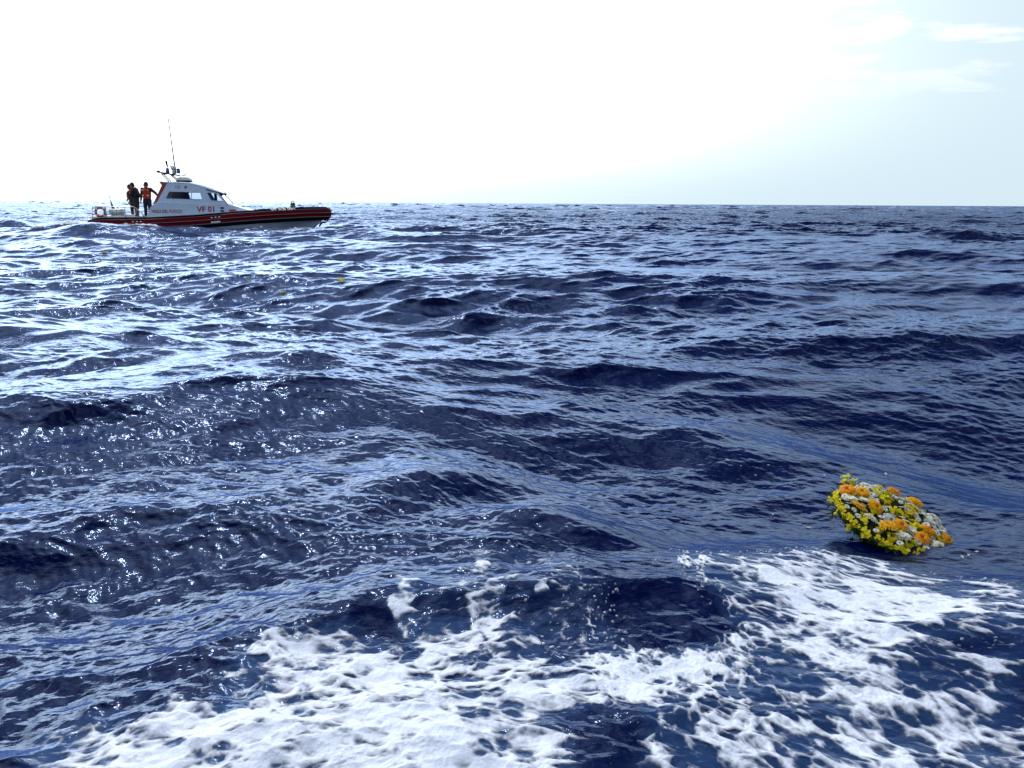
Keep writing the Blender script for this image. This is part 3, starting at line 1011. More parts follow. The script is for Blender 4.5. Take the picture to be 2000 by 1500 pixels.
text_mesh('lettering', 'VF RIB 001', .27, M_letw, boat, on_collar(3.55, 44), sx=.92, bold=.004)
st = MB()
pts = []
for k in range(12):
    r_ = .085 if k % 2 == 0 else .045
    pts.append((-.86 + r_ * math.sin(k * math.pi / 6), 2.17 + r_ * math.cos(k * math.pi / 6)))
st.add([(x, -(up_y(z) + .008), z) for x, z in pts], [tuple(range(12))])
st.build('emblem', M_letr, boat, solid=.003)
mk = MB()
for z in (1.21, 1.07):
    mk.add([(x, -(lo_y(x, zz_) + .008), zz_) for x, zz_ in ((.66, z - .05), (.82, z - .05), (.82, z + .035), (.66, z + .035))], [(0, 1, 2, 3)])
mk.build('marking', M_navy, boat, solid=.003)
mk = MB()
mk.add([(x, -(lo_y(x, zz_) + .008), zz_) for x, zz_ in ((1.06, 1.02), (1.38, 1.05), (1.40, 1.09), (1.33, 1.145), (1.06, 1.13))], [(0, 1, 2, 3, 4)])
mk.build('marking', M_letr, boat, solid=.003)
for x0 in (-3.0, .47):
    mk = MB()
    for dxx in (-.17, 0, .17):
        f_ = on_collar(x0 + dxx, 24)
        mk.add([f_(-.04, -.02), f_(.04, -.02), f_(.05, .02), f_(-.03, .02)], [(0, 1, 2, 3)])
    f_ = on_collar(x0, -13)
    mk.add([f_(-.21, -.045), f_(0, -.045), f_(.21, -.045), f_(.21, .03), f_(0, .03), f_(-.21, .03)], [(0, 1, 4, 5), (1, 2, 3, 4)])
    mk.build('collar_patch', M_letw, boat, solid=.004)


def place(o, p, rz=0.0):
    """put a top-level thing at boat coordinates p"""
    o.location = BMAT @ Vector(p)
    o.rotation_euler = (0, 0, BY + rz)


# lifebuoy hung on the rail
M_buoy = mat('buoy_orange', (0.50, 0.06, 0.03), 0.5)
lbuoy = empty('lifebuoy')
t = MB(); t.tube([(.19 * math.cos(a), 0, .19 * math.sin(a)) for a in np.linspace(0, 2 * math.pi, 33)], .052, 12, cap=False, up=(0, 1, 0))
t.build('ring', M_buoy, lbuoy)
for q in range(4):
    t = MB(); a0 = R(45 + 90 * q)
    t.tube([(.19 * math.cos(a), 0, .19 * math.sin(a)) for a in np.linspace(a0 - .17, a0 + .17, 6)], .056, 12, up=(0, 1, 0))
    t.build('band', M_letw, lbuoy)
t = MB(); t.tube([(.255 * math.cos(a), .01, .255 * math.sin(a)) for a in np.linspace(0, 2 * math.pi, 25)], .007, 6, cap=False, up=(0, 1, 0))
t.build('grab_line', M_black, lbuoy)
place(lbuoy, (-4.63, -1.17, 1.0))
tag(lbuoy, 'orange lifebuoy with white bands hanging on the stern rail of the patrol boat', 'lifebuoy')

# canister between the rails
can = empty('liferaft_canister')
t = MB(); t.tube([(-.34, 0, .17), (-.32, 0, .17), (.32, 0, .17), (.34, 0, .17)], [.13, .155, .155, .13], 16)
t.box((0, 0, .17), (.66, .33, .012)); t.build('canister', M_plast, can)
for x in (-.2, .0, .2):
    t = MB(); t.tube([(x, .162 * math.cos(a), .17 + .162 * math.sin(a)) for a in np.linspace(0, 2 * math.pi, 21)], .008, 6, cap=False, up=(1, 0, 0)); t.build('strap', M_grey, can)
t = MB(); t.box((-.22, 0, -.02), (.05, .34, .12)); t.box((.22, 0, -.02), (.05, .34, .12)); t.box((0, 0, -.09), (.6, .3, .03)); t.build('cradle', M_steel, can)
place(can, (-3.95, -.95, .82))
tag(can, 'white liferaft canister strapped behind the stern rail of the patrol boat', 'liferaft')

# fender stowed beside it
fd = empty('boat_fender')
t = MB(); t.capsule((-.12, 0, .11), (.12, 0, .11), .1, .1, 14); t.build('fender_body', M_plast, fd)
t = MB(); t.tube([(.2, 0, .12), (.3, .02, .2), (.33, .02, .36)], .012, 6); t.tube([(.23, 0, .11), (.2, 0, .11)], [.03, .05], 8); t.build('rope', M_black, fd)
place(fd, (-3.38, -.98, .70))
tag(fd, 'small white fender with dark rope lying on the after deck at the seamen\'s feet', 'fender')

# ensign at the stern
M_green = mat('flag_green', (0.01, 0.14, 0.06), 0.8); M_fw = mat('flag_white', (0.7, 0.7, 0.68), 0.8); M_fr = mat('flag_red', (0.45, 0.02, 0.02), 0.8)
fl = empty('ensign')
t = MB(); t.tube([(0, 0, 0), (-.10, 0, .96)], .013, 8); t.ball((-.102, 0, .98), .025, 8); t.build('flagstaff', M_steel, fl)
t = MB(); nn = 15
ro = []
for i in range(11):
    z = .90 - i * .075; w_ = .03 + .24 * (i / 10) ** 1.2
    ro.append([(-.10 * z / .96 + w_ * k / (nn - 1) * (1 if i else .4), .045 * math.sin(k * 1.9 + i * .3) * (.4 + i / 14), z - .10 * (k / nn)) for k in range(nn)])
for k in range(nn - 1):
    t.loft([[r[k], r[k + 1]] for r in ro], 0 if k < 6 else (1 if k < 11 else 2), True)
t.build('flag_cloth', [M_green, M_fw, M_fr], fl)
place(fl, (-4.52, .9, .76))
tag(fl, 'green, white and red flag drooping on a short staff at the boat\'s stern', 'flag')

# ------------------------------------------------------------------ people
M_skin = mat('skin', (0.20, 0.10, 0.065), 0.6)
M_hair = mat('hair_dark', (0.015, 0.012, 0.010), 0.8)
M_jkt = mat('jacket_dark', (0.012, 0.013, 0.018), 0.85, noise=0.3, nscale=12)
M_trs = mat('trousers_navy', (0.010, 0.012, 0.028), 0.85, noise=0.3, nscale=12)
M_vest = mat('vest_red', (0.42, 0.025, 0.012), 0.7, noise=0.15, nscale=20)
M_vest2 = mat('vest_dull_red', (0.20, 0.02, 0.02), 0.7, noise=0.15, nscale=20)
M_yel = mat('reflective_yellow', (0.85, 0.72, 0.35), 0.5)
M_pink = mat('reflective_strip', (0.6, 0.40, 0.38), 0.5)


def hand(mb, w, e, side):
    """palm and five fingers at wrist w, continuing the forearm from elbow e"""
    w = Vector(w); d = (w - Vector(e)).normalized()
    fw = Vector((1, 0, 0)); fw = (fw - d * fw.dot(d)).normalized(); n = d.cross(fw)
    mb.capsule(w + d * .02, w + d * .075, .030, .036, 10, flat=(1, .55), up=n)
    for k, ln in enumerate((.066, .075, .070, .055)):
        b0 = w + d * .085 + fw * (.028 - .019 * k)
        m0 = b0 + d * ln * .5 - n * side * .006; t0 = b0 + d * ln * .92 - n * side * .024
        mb.capsule(b0, m0, .0095, .009, 8); mb.capsule(m0, t0, .009, .0075, 8)
    th0 = w + d * .03 + fw * .03
    mb.capsule(th0, th0 + d * .035 + fw * .022, .012, .010, 8); mb.capsule(th0 + d * .035 + fw * .022, th0 + d * .065 + fw * .024, .010, .008, 8)


def person(label, J, head_turn=0.0, head_nod=0.0, shorts=False, sleeves=True, glasses=False, cap=False, vest=None):
    p = empty('person')
    tag(p, label, 'person', 'crew standing on the after deck')
    hc = Vector(J['head']); nk = Vector(J['neck']); ch = Vector(J['chest']); pv = Vector(J['pelvis'])
    HR = Matrix.Rotation(head_turn, 3, 'Z') @ Matrix.Rotation(head_nod, 3, 'Y')
    b = MB()
    b.capsule(pv, pv + Vector((0, 0, .08)), .125, .120, 14, flat=(1.25, .9), up=(1, 0, 0))
    b.capsule(pv + Vector((0, 0, .1)), ch, .115, .135, 14, flat=(1.25, .85), up=(1, 0, 0))
    b.capsule(ch, nk - Vector((0, 0, .06)), .13, .075, 14, flat=(1.35, .8), up=(1, 0, 0))
    b.capsule(nk - Vector((0, 0, .06)), hc - Vector((0, 0, .06)), .062, .055, 12)
    b.ball(hc + HR @ Vector((-.008, 0, .02)), (.098, .078, .105), 18, rot=HR)
    b.ball(hc + HR @ Vector((.030, 0, -.050)), (.062, .056, .068), 16, rot=HR)
    b.capsule(hc + HR @ Vector((.088, 0, .012)), hc + HR @ Vector((.108, 0, -.028)), .011, .016, 8)
    b.ball(hc + HR @ Vector((.086, 0, -.062)), (.012, .026, .009), 8, rot=HR)
    b.ball(hc + HR @ Vector((.080, 0, -.098)), (.018, .024, .016), 8, rot=HR)
    for s_ in (-1, 1): b.ball(hc + HR @ Vector((-.005, s_ * .080, -.005)), (.020, .012, .032), 8, rot=HR)
    for s_, q in ((1, 'L'), (-1, 'R')):
        sh, el, wr = (Vector(J[k + q]) for k in ('sh', 'el', 'wr')); hp, kn, ak = (Vector(J[k + q]) for k in ('hp', 'kn', 'ak'))
        b.capsule(ch + Vector((0, s_ * .08, .06)), sh, .085, .060, 12)
        b.capsule(sh, el, .052, .040, 12); b.capsule(el, wr, .040, .025, 12)
        hand(b, wr, el, s_)
        b.capsule(hp, kn, .085, .055, 12); b.capsule(kn, kn + (ak - kn) * .35, .053, .057, 12); b.capsule(kn + (ak - kn) * .35, ak, .057, .035, 12)
        b.capsule(ak + Vector((-.03, 0, -.045)), ak + Vector((.14, s_ * .02, -.058)), .036, .030, 10)
    b.build('body', M_skin, p, remesh=.0075, smooth=2)
    for s_ in (-1, 1):
        e_ = MB(); e_.ball(hc + HR @ Vector((.080, s_ * .030, .004)), .0115, 8); e_.build('eye', M_letw, p)
    hr = MB()
    if cap:
        hr.ball(hc + HR @ Vector((-.008, 0, .055)), (.106, .088, .085), 16, rot=HR)
        hr.capsule(hc + HR @ Vector((.07, 0, .050)), hc + HR @ Vector((.15, 0, .040)), .05, .045, 12, flat=(1, .15))
        hr.build('cap', M_jkt, p, remesh=.008, smooth=1)
    else:
        hr.ball(hc + HR @ Vector((-.022, 0, .042)), (.098, .086, .100), 16, rot=HR)
        hr.ball(hc + HR @ Vector((-.050, 0, -.02)), (.065, .076, .075), 12, rot=HR)
        hr.build('hair', M_hair, p, remesh=.008, smooth=1)
    if glasses:
        g_ = MB()
        for s_ in (-1, 1):
            g_.ball(hc + HR @ Vector((.096, s_ * .032, .006)), (.008, .028, .019), 10, rot=HR)
            g_.tube([hc + HR @ Vector((.09, s_ * .062, .01)), hc + HR @ Vector((0, s_ * .088, .008))], .004, 6)
        g_.tube([hc + HR @ Vector((.099, -.06, .018)), hc + HR @ Vector((.103, 0, .016)), hc + HR @ Vector((.099, .06, .018))], .005, 6)
        g_.build('sunglasses', M_black, p)
    # trousers or shorts
    t = MB()
    t.capsule(pv + Vector((0, 0, .02)), pv + Vector((0, 0, .10)), .145, .135, 14, flat=(1.22, .9), up=(1, 0, 0))
    for q in 'LR':
        hp, kn, ak = (Vector(J[k + q]) for k in ('hp', 'kn', 'ak'))
        if shorts:
            t.capsule(hp, hp + (kn - hp) * .80, .108, .090, 12)
        else:
            t.capsule(hp, kn, .108, .076, 12); t.capsule(kn, ak + Vector((0, 0, .04)), .076, .062, 12)
    t.build('shorts' if shorts else 'trousers', M_trs if not shorts else M_jkt, p, remesh=.011, smooth=2)
    for q, s_ in (('L', 1), ('R', -1)):
        ak = Vector(J['ak' + q]); t = MB()
        t.capsule(ak + Vector((-.03, 0, -.04)), ak + Vector((.15, s_ * .02, -.055)), .048, .040, 12); t.capsule(ak + Vector((0, 0, .03)), ak - Vector((0, 0, .03)), .045, .05, 10)
        t.build('shoe', M_black, p, remesh=.009, smooth=1)
    j = MB()
    j.capsule(pv + Vector((0, 0, .06)), ch, .150, .165, 14, flat=(1.2, .88), up=(1, 0, 0))
    j.capsule(ch, nk - Vector((0, 0, .07)), .160, .095, 14, flat=(1.3, .82), up=(1, 0, 0))
    for q, s_ in (('L', 1), ('R', -1)):
        sh, el, wr = (Vector(J[k + q]) for k in ('sh', 'el', 'wr'))
        j.capsule(ch + Vector((0, s_ * .08, .06)), sh, .10, .078, 12)
        if sleeves: j.capsule(sh, el, .072, .060, 12); j.capsule(el, wr - (wr - el) * .08, .058, .042, 12)
        else: j.capsule(sh, sh + (el - sh) * .6, .074, .066, 12)
    j.build('jacket' if sleeves else 'shirt', M_jkt, p, remesh=.011, smooth=2)
    if vest:
        v = MB()
        if vest == 'full':
            v.capsule(pv + Vector((0, 0, .14)), ch + Vector((0, 0, .02)), .172, .182, 14, flat=(1.14, .92), up=(1, 0, 0))
            for s_ in (-1, 1): v.capsule(ch + Vector((.0, s_ * .12, .03)), nk + Vector((0, s_ * .075, -.035)), .105, .055, 12)
            vo = v.build('life_vest', M_vest, p, remesh=.011, smooth=2)
            ax = (ch + pv) / 2
            for y, z in ((-.11, .02), (.11, .02)):
                c = MB(); c.box(ax + Vector((.172, y, z)), (.022, .085, .06)); c.build('reflective_patch', M_yel, vo, bevel=.006)
            for y in (-.12, .12):
                c = MB(); c.box(ch + Vector((.155, y, .10)), (.02, .07, .045)); c.build('reflective_patch', M_yel, vo, bevel=.006)
        else:
            for s_ in (-1, 1):      # slim collar type
                v.capsule(nk + Vector((-.10, s_ * .02, -.01)), nk + Vector((-.03, s_ * .10, .0)), .040, .050, 12)
                v.capsule(nk + Vector((-.03, s_ * .10, .0)), ch + Vector((.15, s_ * .10, .05)), .052, .058, 12)
                v.capsule(ch + Vector((.15, s_ * .10, .05)), pv + Vector((.155, s_ * .09, .12)), .058, .040, 12)
            vo = v.build('life_vest', M_vest if vest == 'collar' else M_vest2, p, remesh=.010, smooth=2)
            c = MB(); c.tube([pv + Vector((.15 * math.cos(a), .195 * math.sin(a), .16)) for a in np.linspace(0, 2 * math.pi, 25)], .014, 6, cap=False)
            c.build('belt', M_pink if vest != 'collar' else M_black, vo)
            for s_ in (-1, 1):
                c = MB(); c.tube([ch + Vector((.205, s_ * .10, .04)), pv + Vector((.20, s_ * .10, .14))], .012, 6)
                c.build('reflective_strip', M_pink, vo)
    return p


def joints(**kw):
    J = dict(pelvis=(0, 0, .93), chest=(0, 0, 1.27), neck=(0.0, 0, 1.48), head=(.02, 0, 1.60),
             shL=(0, .185, 1.41), shR=(0, -.185, 1.41), elL=(-.03, .23, 1.12), elR=(-.03, -.23, 1.12),
             wrL=(.04, .23, .87), wrR=(.04, -.23, .87), hpL=(0, .09, .90), hpR=(0, -.09, .90),
             knL=(.02, .10, .49), knR=(.02, -.10, .49), akL=(0, .11, .09), akR=(0, -.11, .09))
    J.update(kw)
    return J


# man by the cabin: faces the viewer, one hand on the cabin's edge
pc = person('man in a red life vest with yellow patches and sunglasses, one hand on the cabin', joints(
    elL=(.06, .42, 1.24), wrL=(.12, .58, 1.06), elR=(-.02, -.25, 1.13), wrR=(.05, -.27, .88), akL=(0, .14, .09), akR=(.02, -.12, .09)),
    head_turn=R(-40), head_nod=R(8), glasses=True, vest='full')
place(pc, (-2.70, -.35, .615), R(-100))
pc.scale = (1.03, 1.03, 1.03)
pb = person('bare-legged man in a dark jacket with a red life vest collar, bending his head', joints(
    chest=(.03, 0, 1.26), neck=(.07, 0, 1.47), head=(.13, 0, 1.585), shL=(.04, .185, 1.40), shR=(.02, -.185, 1.40),
    elR=(-.06, -.25, 1.13), wrR=(.06, -.24, .90), elL=(.12, .25, 1.14), wrL=(.28, .16, .98)),
    head_turn=R(10), head_nod=R(22), shorts=True, vest='collar')
place(pb, (-3.20, -.30, .615), R(168))
pb.scale = (1.02, 1.05, 1.02)
pa = person('man in a dull red vest half hidden behind the bare-legged man', joints(
    chest=(.0, 0, 1.26), head=(.05, 0, 1.59), elR=(-.02, -.25, 1.12), wrR=(.10, -.26, .90)),
    head_turn=R(0), head_nod=R(6), glasses=True, cap=True, vest='slim')
place(pa, (-3.52, .35, .615), R(188))
pa.scale = (.975, .975, .975)

# ------------------------------------------------------------------ foam stirred up round the boat
U = np.arange(-8.5, 7.5, .035); V = np.arange(-4.2, -1.0, .035)
UU, VV = np.meshgrid(U, V, indexing='ij')
uu, vv = UU.ravel(), VV.ravel()
wx_ = BO.x + uu * math.cos(BY) - vv * math.sin(BY); wy_ = BO.y + uu * math.sin(BY) + vv * math.cos(BY)
hb = np.interp(uu, [-5.5, -5.2, 1.5, 3, 4, 5, 5.6], [0.9, 1.45, 1.5, 1.35, 1.0, .6, .2])
gap = -vv - hb
env = np.exp(-(np.abs(gap - .12) / .30) ** 2) * np.interp(uu, [-8.5, -7, -5.3, -3.5, -1.2, 1.0, 2.0, 3.2, 4.6, 5.6, 6.5], [.0, .5, 1, .75, .9, .95, .75, .30, .2, .5, 0])
stern = np.exp(-((uu + 6.0) / 1.1) ** 2 - ((vv + 1.8) / .8) ** 2)
m_ = np.maximum(env, stern * .95) - .26 + .60 * fbm(uu * 2.2, vv * 4, 4, 1) + 0.15 * fbm(uu * 9, vv * 12, 2, 3)
ddx, ddy, ddz = ocean(wx_, wy_)
lump = np.clip(.5 + .9 * fbm(uu * 3, vv * 3, 3, 2), .1, 2)
zz2 = ddz + np.where(m_ > 0, -.01 + .20 * np.sqrt(np.clip(m_, 0, 1)) * lump, m_ * .5)
wk = grid_mesh('wake_foam', (wx_ + ddx).reshape(UU.shape)[:, ::-1], (wy_ + ddy).reshape(UU.shape)[:, ::-1], zz2.reshape(UU.shape)[:, ::-1],
               keep=(m_ > 0).reshape(UU.shape)[:, ::-1], attrs={'thick': np.clip(m_ * 3 + .2, 0, 1).reshape(UU.shape)[:, ::-1]})
wk.data.materials.append(fm)
tag(wk, 'white wash churned up along the side and stern of the patrol boat', 'foam', kind='stuff')


# ------------------------------------------------------------------ flowers
def petal_mat(name, color, tip=None, rough=0.6):
    m = bpy.data.materials.new(name); m.use_nodes = True
    nt = m.node_tree; b = nt.nodes['Principled BSDF']
    b.inputs['Roughness'].default_value = rough
    b.inputs['Specular IOR Level'].default_value = 0.25
    oi = nt.nodes.new('ShaderNodeObjectInfo'); tcn = nt.nodes.new('ShaderNodeTexCoord')
    n = nt.nodes.new('ShaderNodeTexNoise'); n.inputs['Scale'].default_value = 90
    nt.links.new(tcn.outputs['Object'], n.inputs['Vector'])
    hs = nt.nodes.new('ShaderNodeHueSaturation'); hs.inputs['Color'].default_value = (*color, 1)
    mr1 = nt.nodes.new('ShaderNodeMapRange'); mr1.inputs['To Min'].default_value = .485; mr1.inputs['To Max'].default_value = .512
    nt.links.new(oi.outputs['Random'], mr1.inputs['Value']); nt.links.new(mr1.outputs[0], hs.inputs['Hue'])
    mr2 = nt.nodes.new('ShaderNodeMapRange'); mr2.inputs['From Min'].default_value = .3; mr2.inputs['From Max'].default_value = .7
    mr2.inputs['To Min'].default_value = .75; mr2.inputs['To Max'].default_value = 1.12
    nt.links.new(n.outputs[0], mr2.inputs['Value']); nt.links.new(mr2.outputs[0], hs.inputs['Value'])
    nt.links.new(hs.outputs[0], b.inputs['Base Color'])
    tl = nt.nodes.new('ShaderNodeBsdfTranslucent'); nt.links.new(hs.outputs[0], tl.inputs[0])
    mx_ = nt.nodes.new('ShaderNodeMixShader'); mx_.inputs[0].default_value = .52
    nt.links.new(b.outputs[0], mx_.inputs[1]); nt.links.new(tl.outputs[0], mx_.inputs[2])
    nt.links.new(mx_.outputs[0], nt.nodes['Material Output'].inputs['Surface'])
    return m


P_or = petal_mat('petal_orange', (0.98, 0.54, 0.02)); P_wh = petal_mat('petal_white', (0.88, 0.89, 0.78)); P_dw = petal_mat('petal_daisy', (0.94, 0.95, 0.88))
P_ye = petal_mat('petal_yellow', (0.90, 0.88, 0.03)); P_gr = petal_mat('leaf_green', (0.022, 0.060, 0.014)); P_ct = petal_mat('flower_eye', (0.42, 0.13, 0.01)); P_cg = petal_mat('flower_eye_green', (0.28, 0.30, 0.03))
rnd = random.Random(4)


def petal(mb, ang, r0, r1, w, z0, lift, droop, n=4, mi=0):
    ca, sa = math.cos(ang), math.sin(ang); L_ = []; prof_ = (.45, 1.0, 1.0, .80, .18)
    for i in range(n + 1):
        t = i / n; r = r0 + (r1 - r0) * t; z = z0 + lift * t - droop * t * t; ww = w * prof_[i]
        L_.append([(ca * r - sa * ww * s_, sa * r + ca * ww * s_, z + abs(s_) * w * .25) for s_ in (-1, 0, 1)])
    mb.loft(L_, mi, True)


def flower_mesh(kind, seed):
    rr_ = random.Random(seed); p = MB(); c = MB()
    if kind in ('orange', 'white'):
        Rf = .037
        cup = -.35 if kind == 'white' and seed % 2 else 0.1
        for layer, nP, rs_, zl in ((0, 20, 1.0, .004), (1, 15, .80, .010), (2, 12, .5, .013)):
            for k in range(nP):
                petal(p, 2 * math.pi * (k + .3 * rr_.random()) / nP + layer, .006, Rf * rs_ * rr_.uniform(.88, 1.05), .0052 if layer < 2 else .0035, zl * .5, .006 + zl, .014 + cup * .02)
        c.ball((0, 0, .006), (.0075, .0075, .005), 10)
    elif kind == 'daisy':
        for layer, nP, rs_ in ((0, 13, 1.0), (1, 9, .72)):
            for k in range(nP):
                petal(p, 2 * math.pi * (k + .3 * rr_.random()) / nP + layer * .3, .003, .0185 * rs_ * rr_.uniform(.85, 1.08), .0032, .002 + layer * .002, .008, .006)
        c.ball((0, 0, .004), (.0045, .0045, .003), 8)
    else:      # a sprig of small yellow blossoms
        for q in range(9):
            a = rr_.uniform(0, 6.28); d = .019 * math.sqrt(q / 9); cx, cy, cz = d * math.cos(a), d * math.sin(a), rr_.uniform(0, .008)
            for k in range(6):
                m0 = MB(); petal(m0, k * 1.047 + a, .001, .0078, .0030, 0, .004, .003, 4)
                p.add([(x + cx, y + cy, z + cz) for x, y, z in m0.v], m0.f, 0, True)
            c.ball((cx, cy, cz + .002), (.0022, .0022, .0018), 6)
            p.tube([(cx, cy, cz), (cx * .3, cy * .3, -.02)], .0012, 4)
    return p, c


PROTO = {}
for kind, pm, cmn in (('orange', P_or, P_ct), ('white', P_wh, P_cg), ('daisy', P_dw, P_cg), ('yellow', P_ye, P_or)):
    PROTO[kind] = []
    for sdx in range(3):
        p_, c_ = flower_mesh(kind, sdx)
        po = p_.build('petals', pm); co_ = c_.build('flower_centre', cmn)
        PROTO[kind].append((po.data, co_.data))
        bpy.data.objects.remove(po); bpy.data.objects.remove(co_)

WR = 0.280
wz_c = Vector((1.820, 3.60, 0))
wz_c.z = water_z(wz_c.x, wz_c.y) + 0.072
wreath = empty('flower_wreath', wz_c)
tag(wreath, 'round funeral wreath of orange, white and yellow flowers tilted on the dark water', 'wreath')
vdir = (Vector((0, 0, CAM_H)) - wz_c).normalized()
rgt = Vector((0, 0, 1)).cross(vdir).normalized(); upv = vdir.cross(rgt)
nrmw = (vdir * .41 + (upv * math.cos(R(20)) + rgt * math.sin(R(20))) * .903).normalized()
xax = (rgt - nrmw * rgt.dot(nrmw)).normalized(); yax = nrmw.cross(xax)
xax = (xax * math.cos(R(-2)) + yax * math.sin(R(-2))).normalized(); yax = nrmw.cross(xax)
wreath.matrix_world = Matrix.Translation(wz_c) @ Matrix((xax, yax, nrmw)).transposed().to_4x4()


def dome(x, y):
    rho = min(math.hypot(x, y) / WR, 1.0)
    return 0.012 * (1 - rho ** 2.6) - 0.01 * math.exp(-((x - .02) ** 2 + (y - .09) ** 2) / .004)


bs = MB(); ro = []
for rf_, zf in ((0.0, None), (.3, None), (.6, None), (.85, None), (.97, None), (1.0, -.015), (.95, -.045), (.8, -.06), (0, -.065)):
    ro.append([(WR * rf_ * .97 * math.cos(a), WR * rf_ * .97 * math.sin(a), (dome(WR * rf_, 0) - .018) if zf is None else zf) for a in np.linspace(0, 2 * math.pi, 49)])
bs.loft(ro, 0, True)
bs.build('foam_base', P_gr, wreath)
lv = MB()
for k in range(620):
    a = rnd.uniform(0, 6.283); rho = math.sqrt(rnd.random()) * 1.0
    if k > 380: rho = rnd.uniform(.93, 1.04)
    x, y = WR * rho * math.cos(a), WR * rho * math.sin(a)
    z = dome(x, y) - .012 if rho < .93 else rnd.uniform(-.07, .005)
    m0 = MB(); petal(m0, 0, 0, rnd.uniform(.02, .045), rnd.uniform(.003, .007), 0, .01, .008)
    rot = Matrix.Rotation(rnd.uniform(0, 6.28) if rho < .93 else a + rnd.uniform(-.9, .9), 3, 'Z') @ Matrix.Rotation(rnd.uniform(-1.1, .1) if rho < .93 else rnd.uniform(-.5, 1.0), 3, 'Y')
    lv.add([rot @ Vector(p) + Vector((x, y, z)) for p in m0.v], m0.f, 0, True)
tag(lv.build('leaves', P_gr, wreath), kind='stuff')


def wpos(zx, zy):
    """design position of a bloom on the wreath, from a sketch 1760 wide whose disc is turned 17 degrees"""
    dx_, dy_ = zx - 990, -(zy - 655)
    c, s = math.cos(R(17)), math.sin(R(17))
    return (dx_ * c - dy_ * s) / 865 * WR, (dx_ * s + dy_ * c) / 372 * WR


placed = []


def bloom(kind, x, y, sc=1.0, tilt=.25, zoff=0.0):
    q_ = math.hypot(x, y) / WR
    if kind != 'yellow' and q_ > .93: x *= .93 / q_; y *= .93 / q_
    rho = math.hypot(x, y) / WR; a = math.atan2(y, x)
    z = dome(x, y) + zoff
    ti = rho ** 4 * .6
    me_p, me_c = rnd.choice(PROTO[kind])
    name = {'orange': 'orange_gerbera', 'white': 'white_gerbera', 'daisy': 'white_daisy', 'yellow': 'yellow_sprig'}[kind]
    o = bpy.data.objects.new(name, me_p); COL.objects.link(o); o.parent = wreath
    q = Matrix.Rotation(a, 3, 'Z') @ Matrix.Rotation(ti, 3, 'Y') @ Matrix.Rotation(-a, 3, 'Z') @ Matrix.Rotation(rnd.uniform(-tilt, tilt), 3, 'X') @ Matrix.Rotation(rnd.uniform(-tilt, tilt), 3, 'Y') @ Matrix.Rotation(rnd.uniform(0, 6.28), 3, 'Z')
    o.matrix_local = Matrix.Translation((x, y, z)) @ q.to_4x4() @ Matrix.Diagonal((sc, sc, sc, 1))
    c = bpy.data.objects.new('flower_centre', me_c); COL.objects.link(c); c.parent = o
    placed.append((x, y, kind))


for zx, zy in ((305, 400), (515, 405), (465, 620), (700, 605), (855, 830), (1045, 805), (1320, 925), (1440, 820), (1690, 890), (1020, 300), (1370, 375)):
    bloom('orange', *wpos(zx, zy), rnd.uniform(1.12, 1.28), .35, .022)
for zx, zy in ((360, 530), (540, 530), (640, 745), (905, 735), (1065, 935), (1565, 985), (1180, 850)):
    bloom('white', *wpos(zx, zy), rnd.uniform(1.0, 1.15), .5, .014)
for k in range(40):
    bloom('daisy', *wpos(rnd.gauss(610, 120), rnd.gauss(310, 85)), rnd.uniform(.95, 1.3), .5, rnd.uniform(.004, .014))
for k in range(44):
    t_ = rnd.random(); bloom('daisy', *wpos(1240 + 430 * t_ + rnd.gauss(0, 55), 420 + 270 * t_ + rnd.gauss(0, 70)), rnd.uniform(.95, 1.3), .5, rnd.uniform(.004, .014))
for zx, zy in ((960, 670), (1130, 720), (840, 590), (720, 500), (660, 490), (1110, 390), (1570, 810), (900, 560), (1240, 450)):
    bloom('daisy', *wpos(zx, zy), 1.1, .4, .012)
for zx, zy in ((860, 360), (920, 340), (840, 430), (940, 430), (880, 490), (700, 330), (800, 250), (1000, 590), (1080, 600), (1130, 640), (1200, 490), (1240, 530), (1300, 520), (1260, 590), (1190, 580), (1280, 740), (1230, 780), (1330, 770), (760, 370), (570, 790), (270, 250), (410, 215), (290, 180), (960, 590)):
    bloom('yellow', *wpos(zx, zy), rnd.uniform(.95, 1.25), .4, .016)
for row, cnt in ((0, 60), (1, 14)):
    for k in range(cnt):
        a = 2 * math.pi * (k + rnd.uniform(-.35, .35)) / cnt
        if 0.30 < (a % 6.283) < 1.30 and k % 4: continue
        rho = rnd.uniform(.94, .99) if row == 0 else rnd.uniform(1.0, 1.03)
        bloom('yellow', WR * rho * math.cos(a), WR * rho * math.sin(a), rnd.uniform(.75, 1.0), .5, rnd.uniform(-.008, .006) if row == 0 else rnd.uniform(-.03, -.012))
n_fill = 0
for k in range(900):
    a = rnd.uniform(0, 6.283); rho = math.sqrt(rnd.random()) * .93
    x, y = WR * rho * math.cos(a), WR * rho * math.sin(a)
    if math.hypot(x - .02, y - .08) < .05: continue
    if min((x - q[0] / .985 * 1) ** 2 + (y - q[1]) ** 2 for q in placed) < .030 ** 2: continue
    bloom('daisy' if rnd.random() < .72 else 'yellow', x, y, rnd.uniform(.8, 1.15), .45, .010)

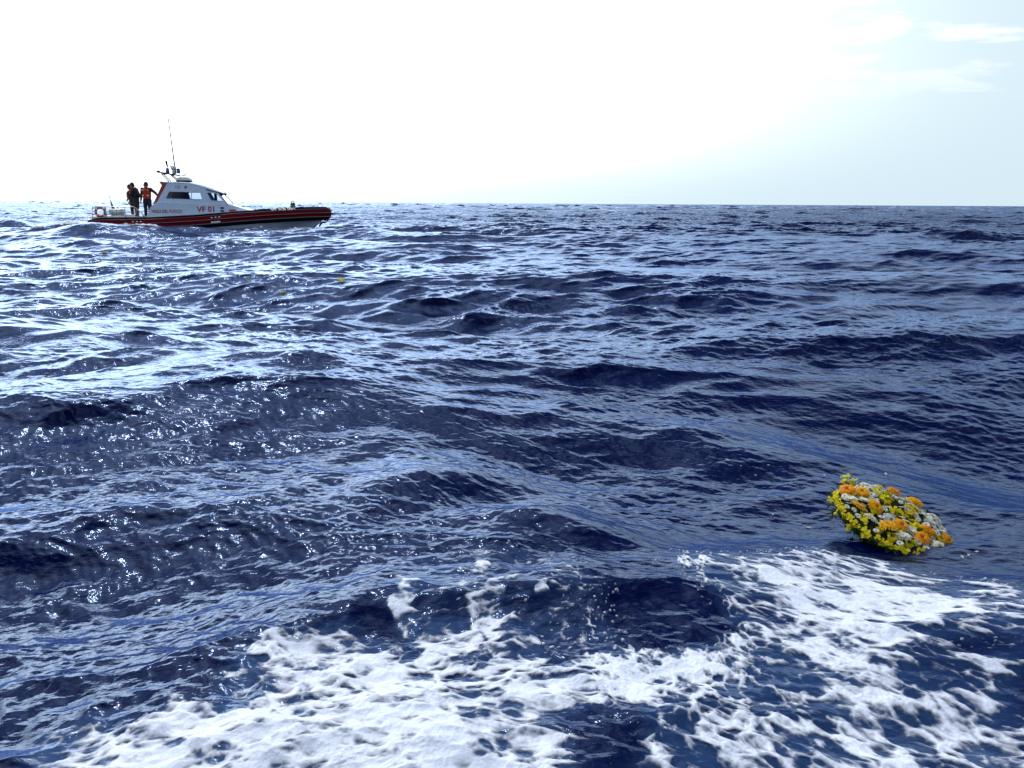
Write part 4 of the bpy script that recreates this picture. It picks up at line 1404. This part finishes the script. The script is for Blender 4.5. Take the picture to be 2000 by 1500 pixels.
# single blooms and petals adrift
def adrift(kind, x, y, sc, label, group=None, cat='flower'):
    me_p, me_c = PROTO[kind][rnd.randrange(3)]
    sc *= 0.9
    e = empty('floating_flower', (x, y, water_z(x, y) + .016 * sc), (rnd.uniform(-.3, .3), rnd.uniform(-.3, .3), rnd.uniform(0, 6)))
    for dx_, dy_ in ((0, 0), (.022, .012), (-.020, .016)) if kind == 'yellow' else ((0, 0),):
        o = bpy.data.objects.new('petals', me_p); COL.objects.link(o); o.parent = e; o.location = (dx_ * sc, dy_ * sc, 0); o.scale = (sc,) * 3
        c = bpy.data.objects.new('flower_centre', me_c); COL.objects.link(c); c.parent = o
    tag(e, label, cat, group)


GF = 'yellow flowers drifting between the boat and the viewer'
adrift('yellow', -3.05, 14.41, 2.2, 'bright yellow flower sprig adrift furthest to the right, below the bow', GF)
adrift('yellow', -3.96, 13.85, 1.6, 'small orange-yellow sprig adrift just left of the brightest yellow one', GF)
adrift('yellow', -4.77, 14.59, 1.2, 'tiny dark-edged yellow flower adrift left of two others below the bow', GF)
adrift('yellow', -12.62, 21.35, 2.8, 'yellow flower sprig adrift near the left edge, below the stern', GF)
adrift('yellow', -12.08, 24.08, 2.0, 'small yellow flower adrift directly below the lifebuoy', GF)
adrift('yellow', -21.0, 33.9, 3.2, 'yellow flower sprig adrift at the far left edge of the sea', GF)
pm = MB(); petal(pm, 0, -.012, .014, .006, 0, .004, .004)
po = pm.build('floating_petal', P_wh); pdat = po.data; bpy.data.objects.remove(po)
spots = [(1.38, 4.61), (1.44, 4.52), (1.32, 4.70), (1.47, 3.72), (1.60, 3.52), (2.02, 3.30), (2.08, 3.34), (1.98, 3.28), (1.35, 3.9), (1.84, 4.5), (2.0, 4.55), (2.25, 4.6), (1.55, 4.62)]
for x, y in spots:
    o = bpy.data.objects.new('floating_petal', pdat); COL.objects.link(o)
    o.location = (x, y, water_z(x, y) + .004); o.rotation_euler = (rnd.uniform(-.2, .2), rnd.uniform(-.2, .2), rnd.uniform(0, 6)); s_ = rnd.uniform(.7, 1.1); o.scale = (s_, s_, s_)
    tag(o, 'loose pale petal floating on the water near the wreath', 'petal', 'loose petals around the wreath')
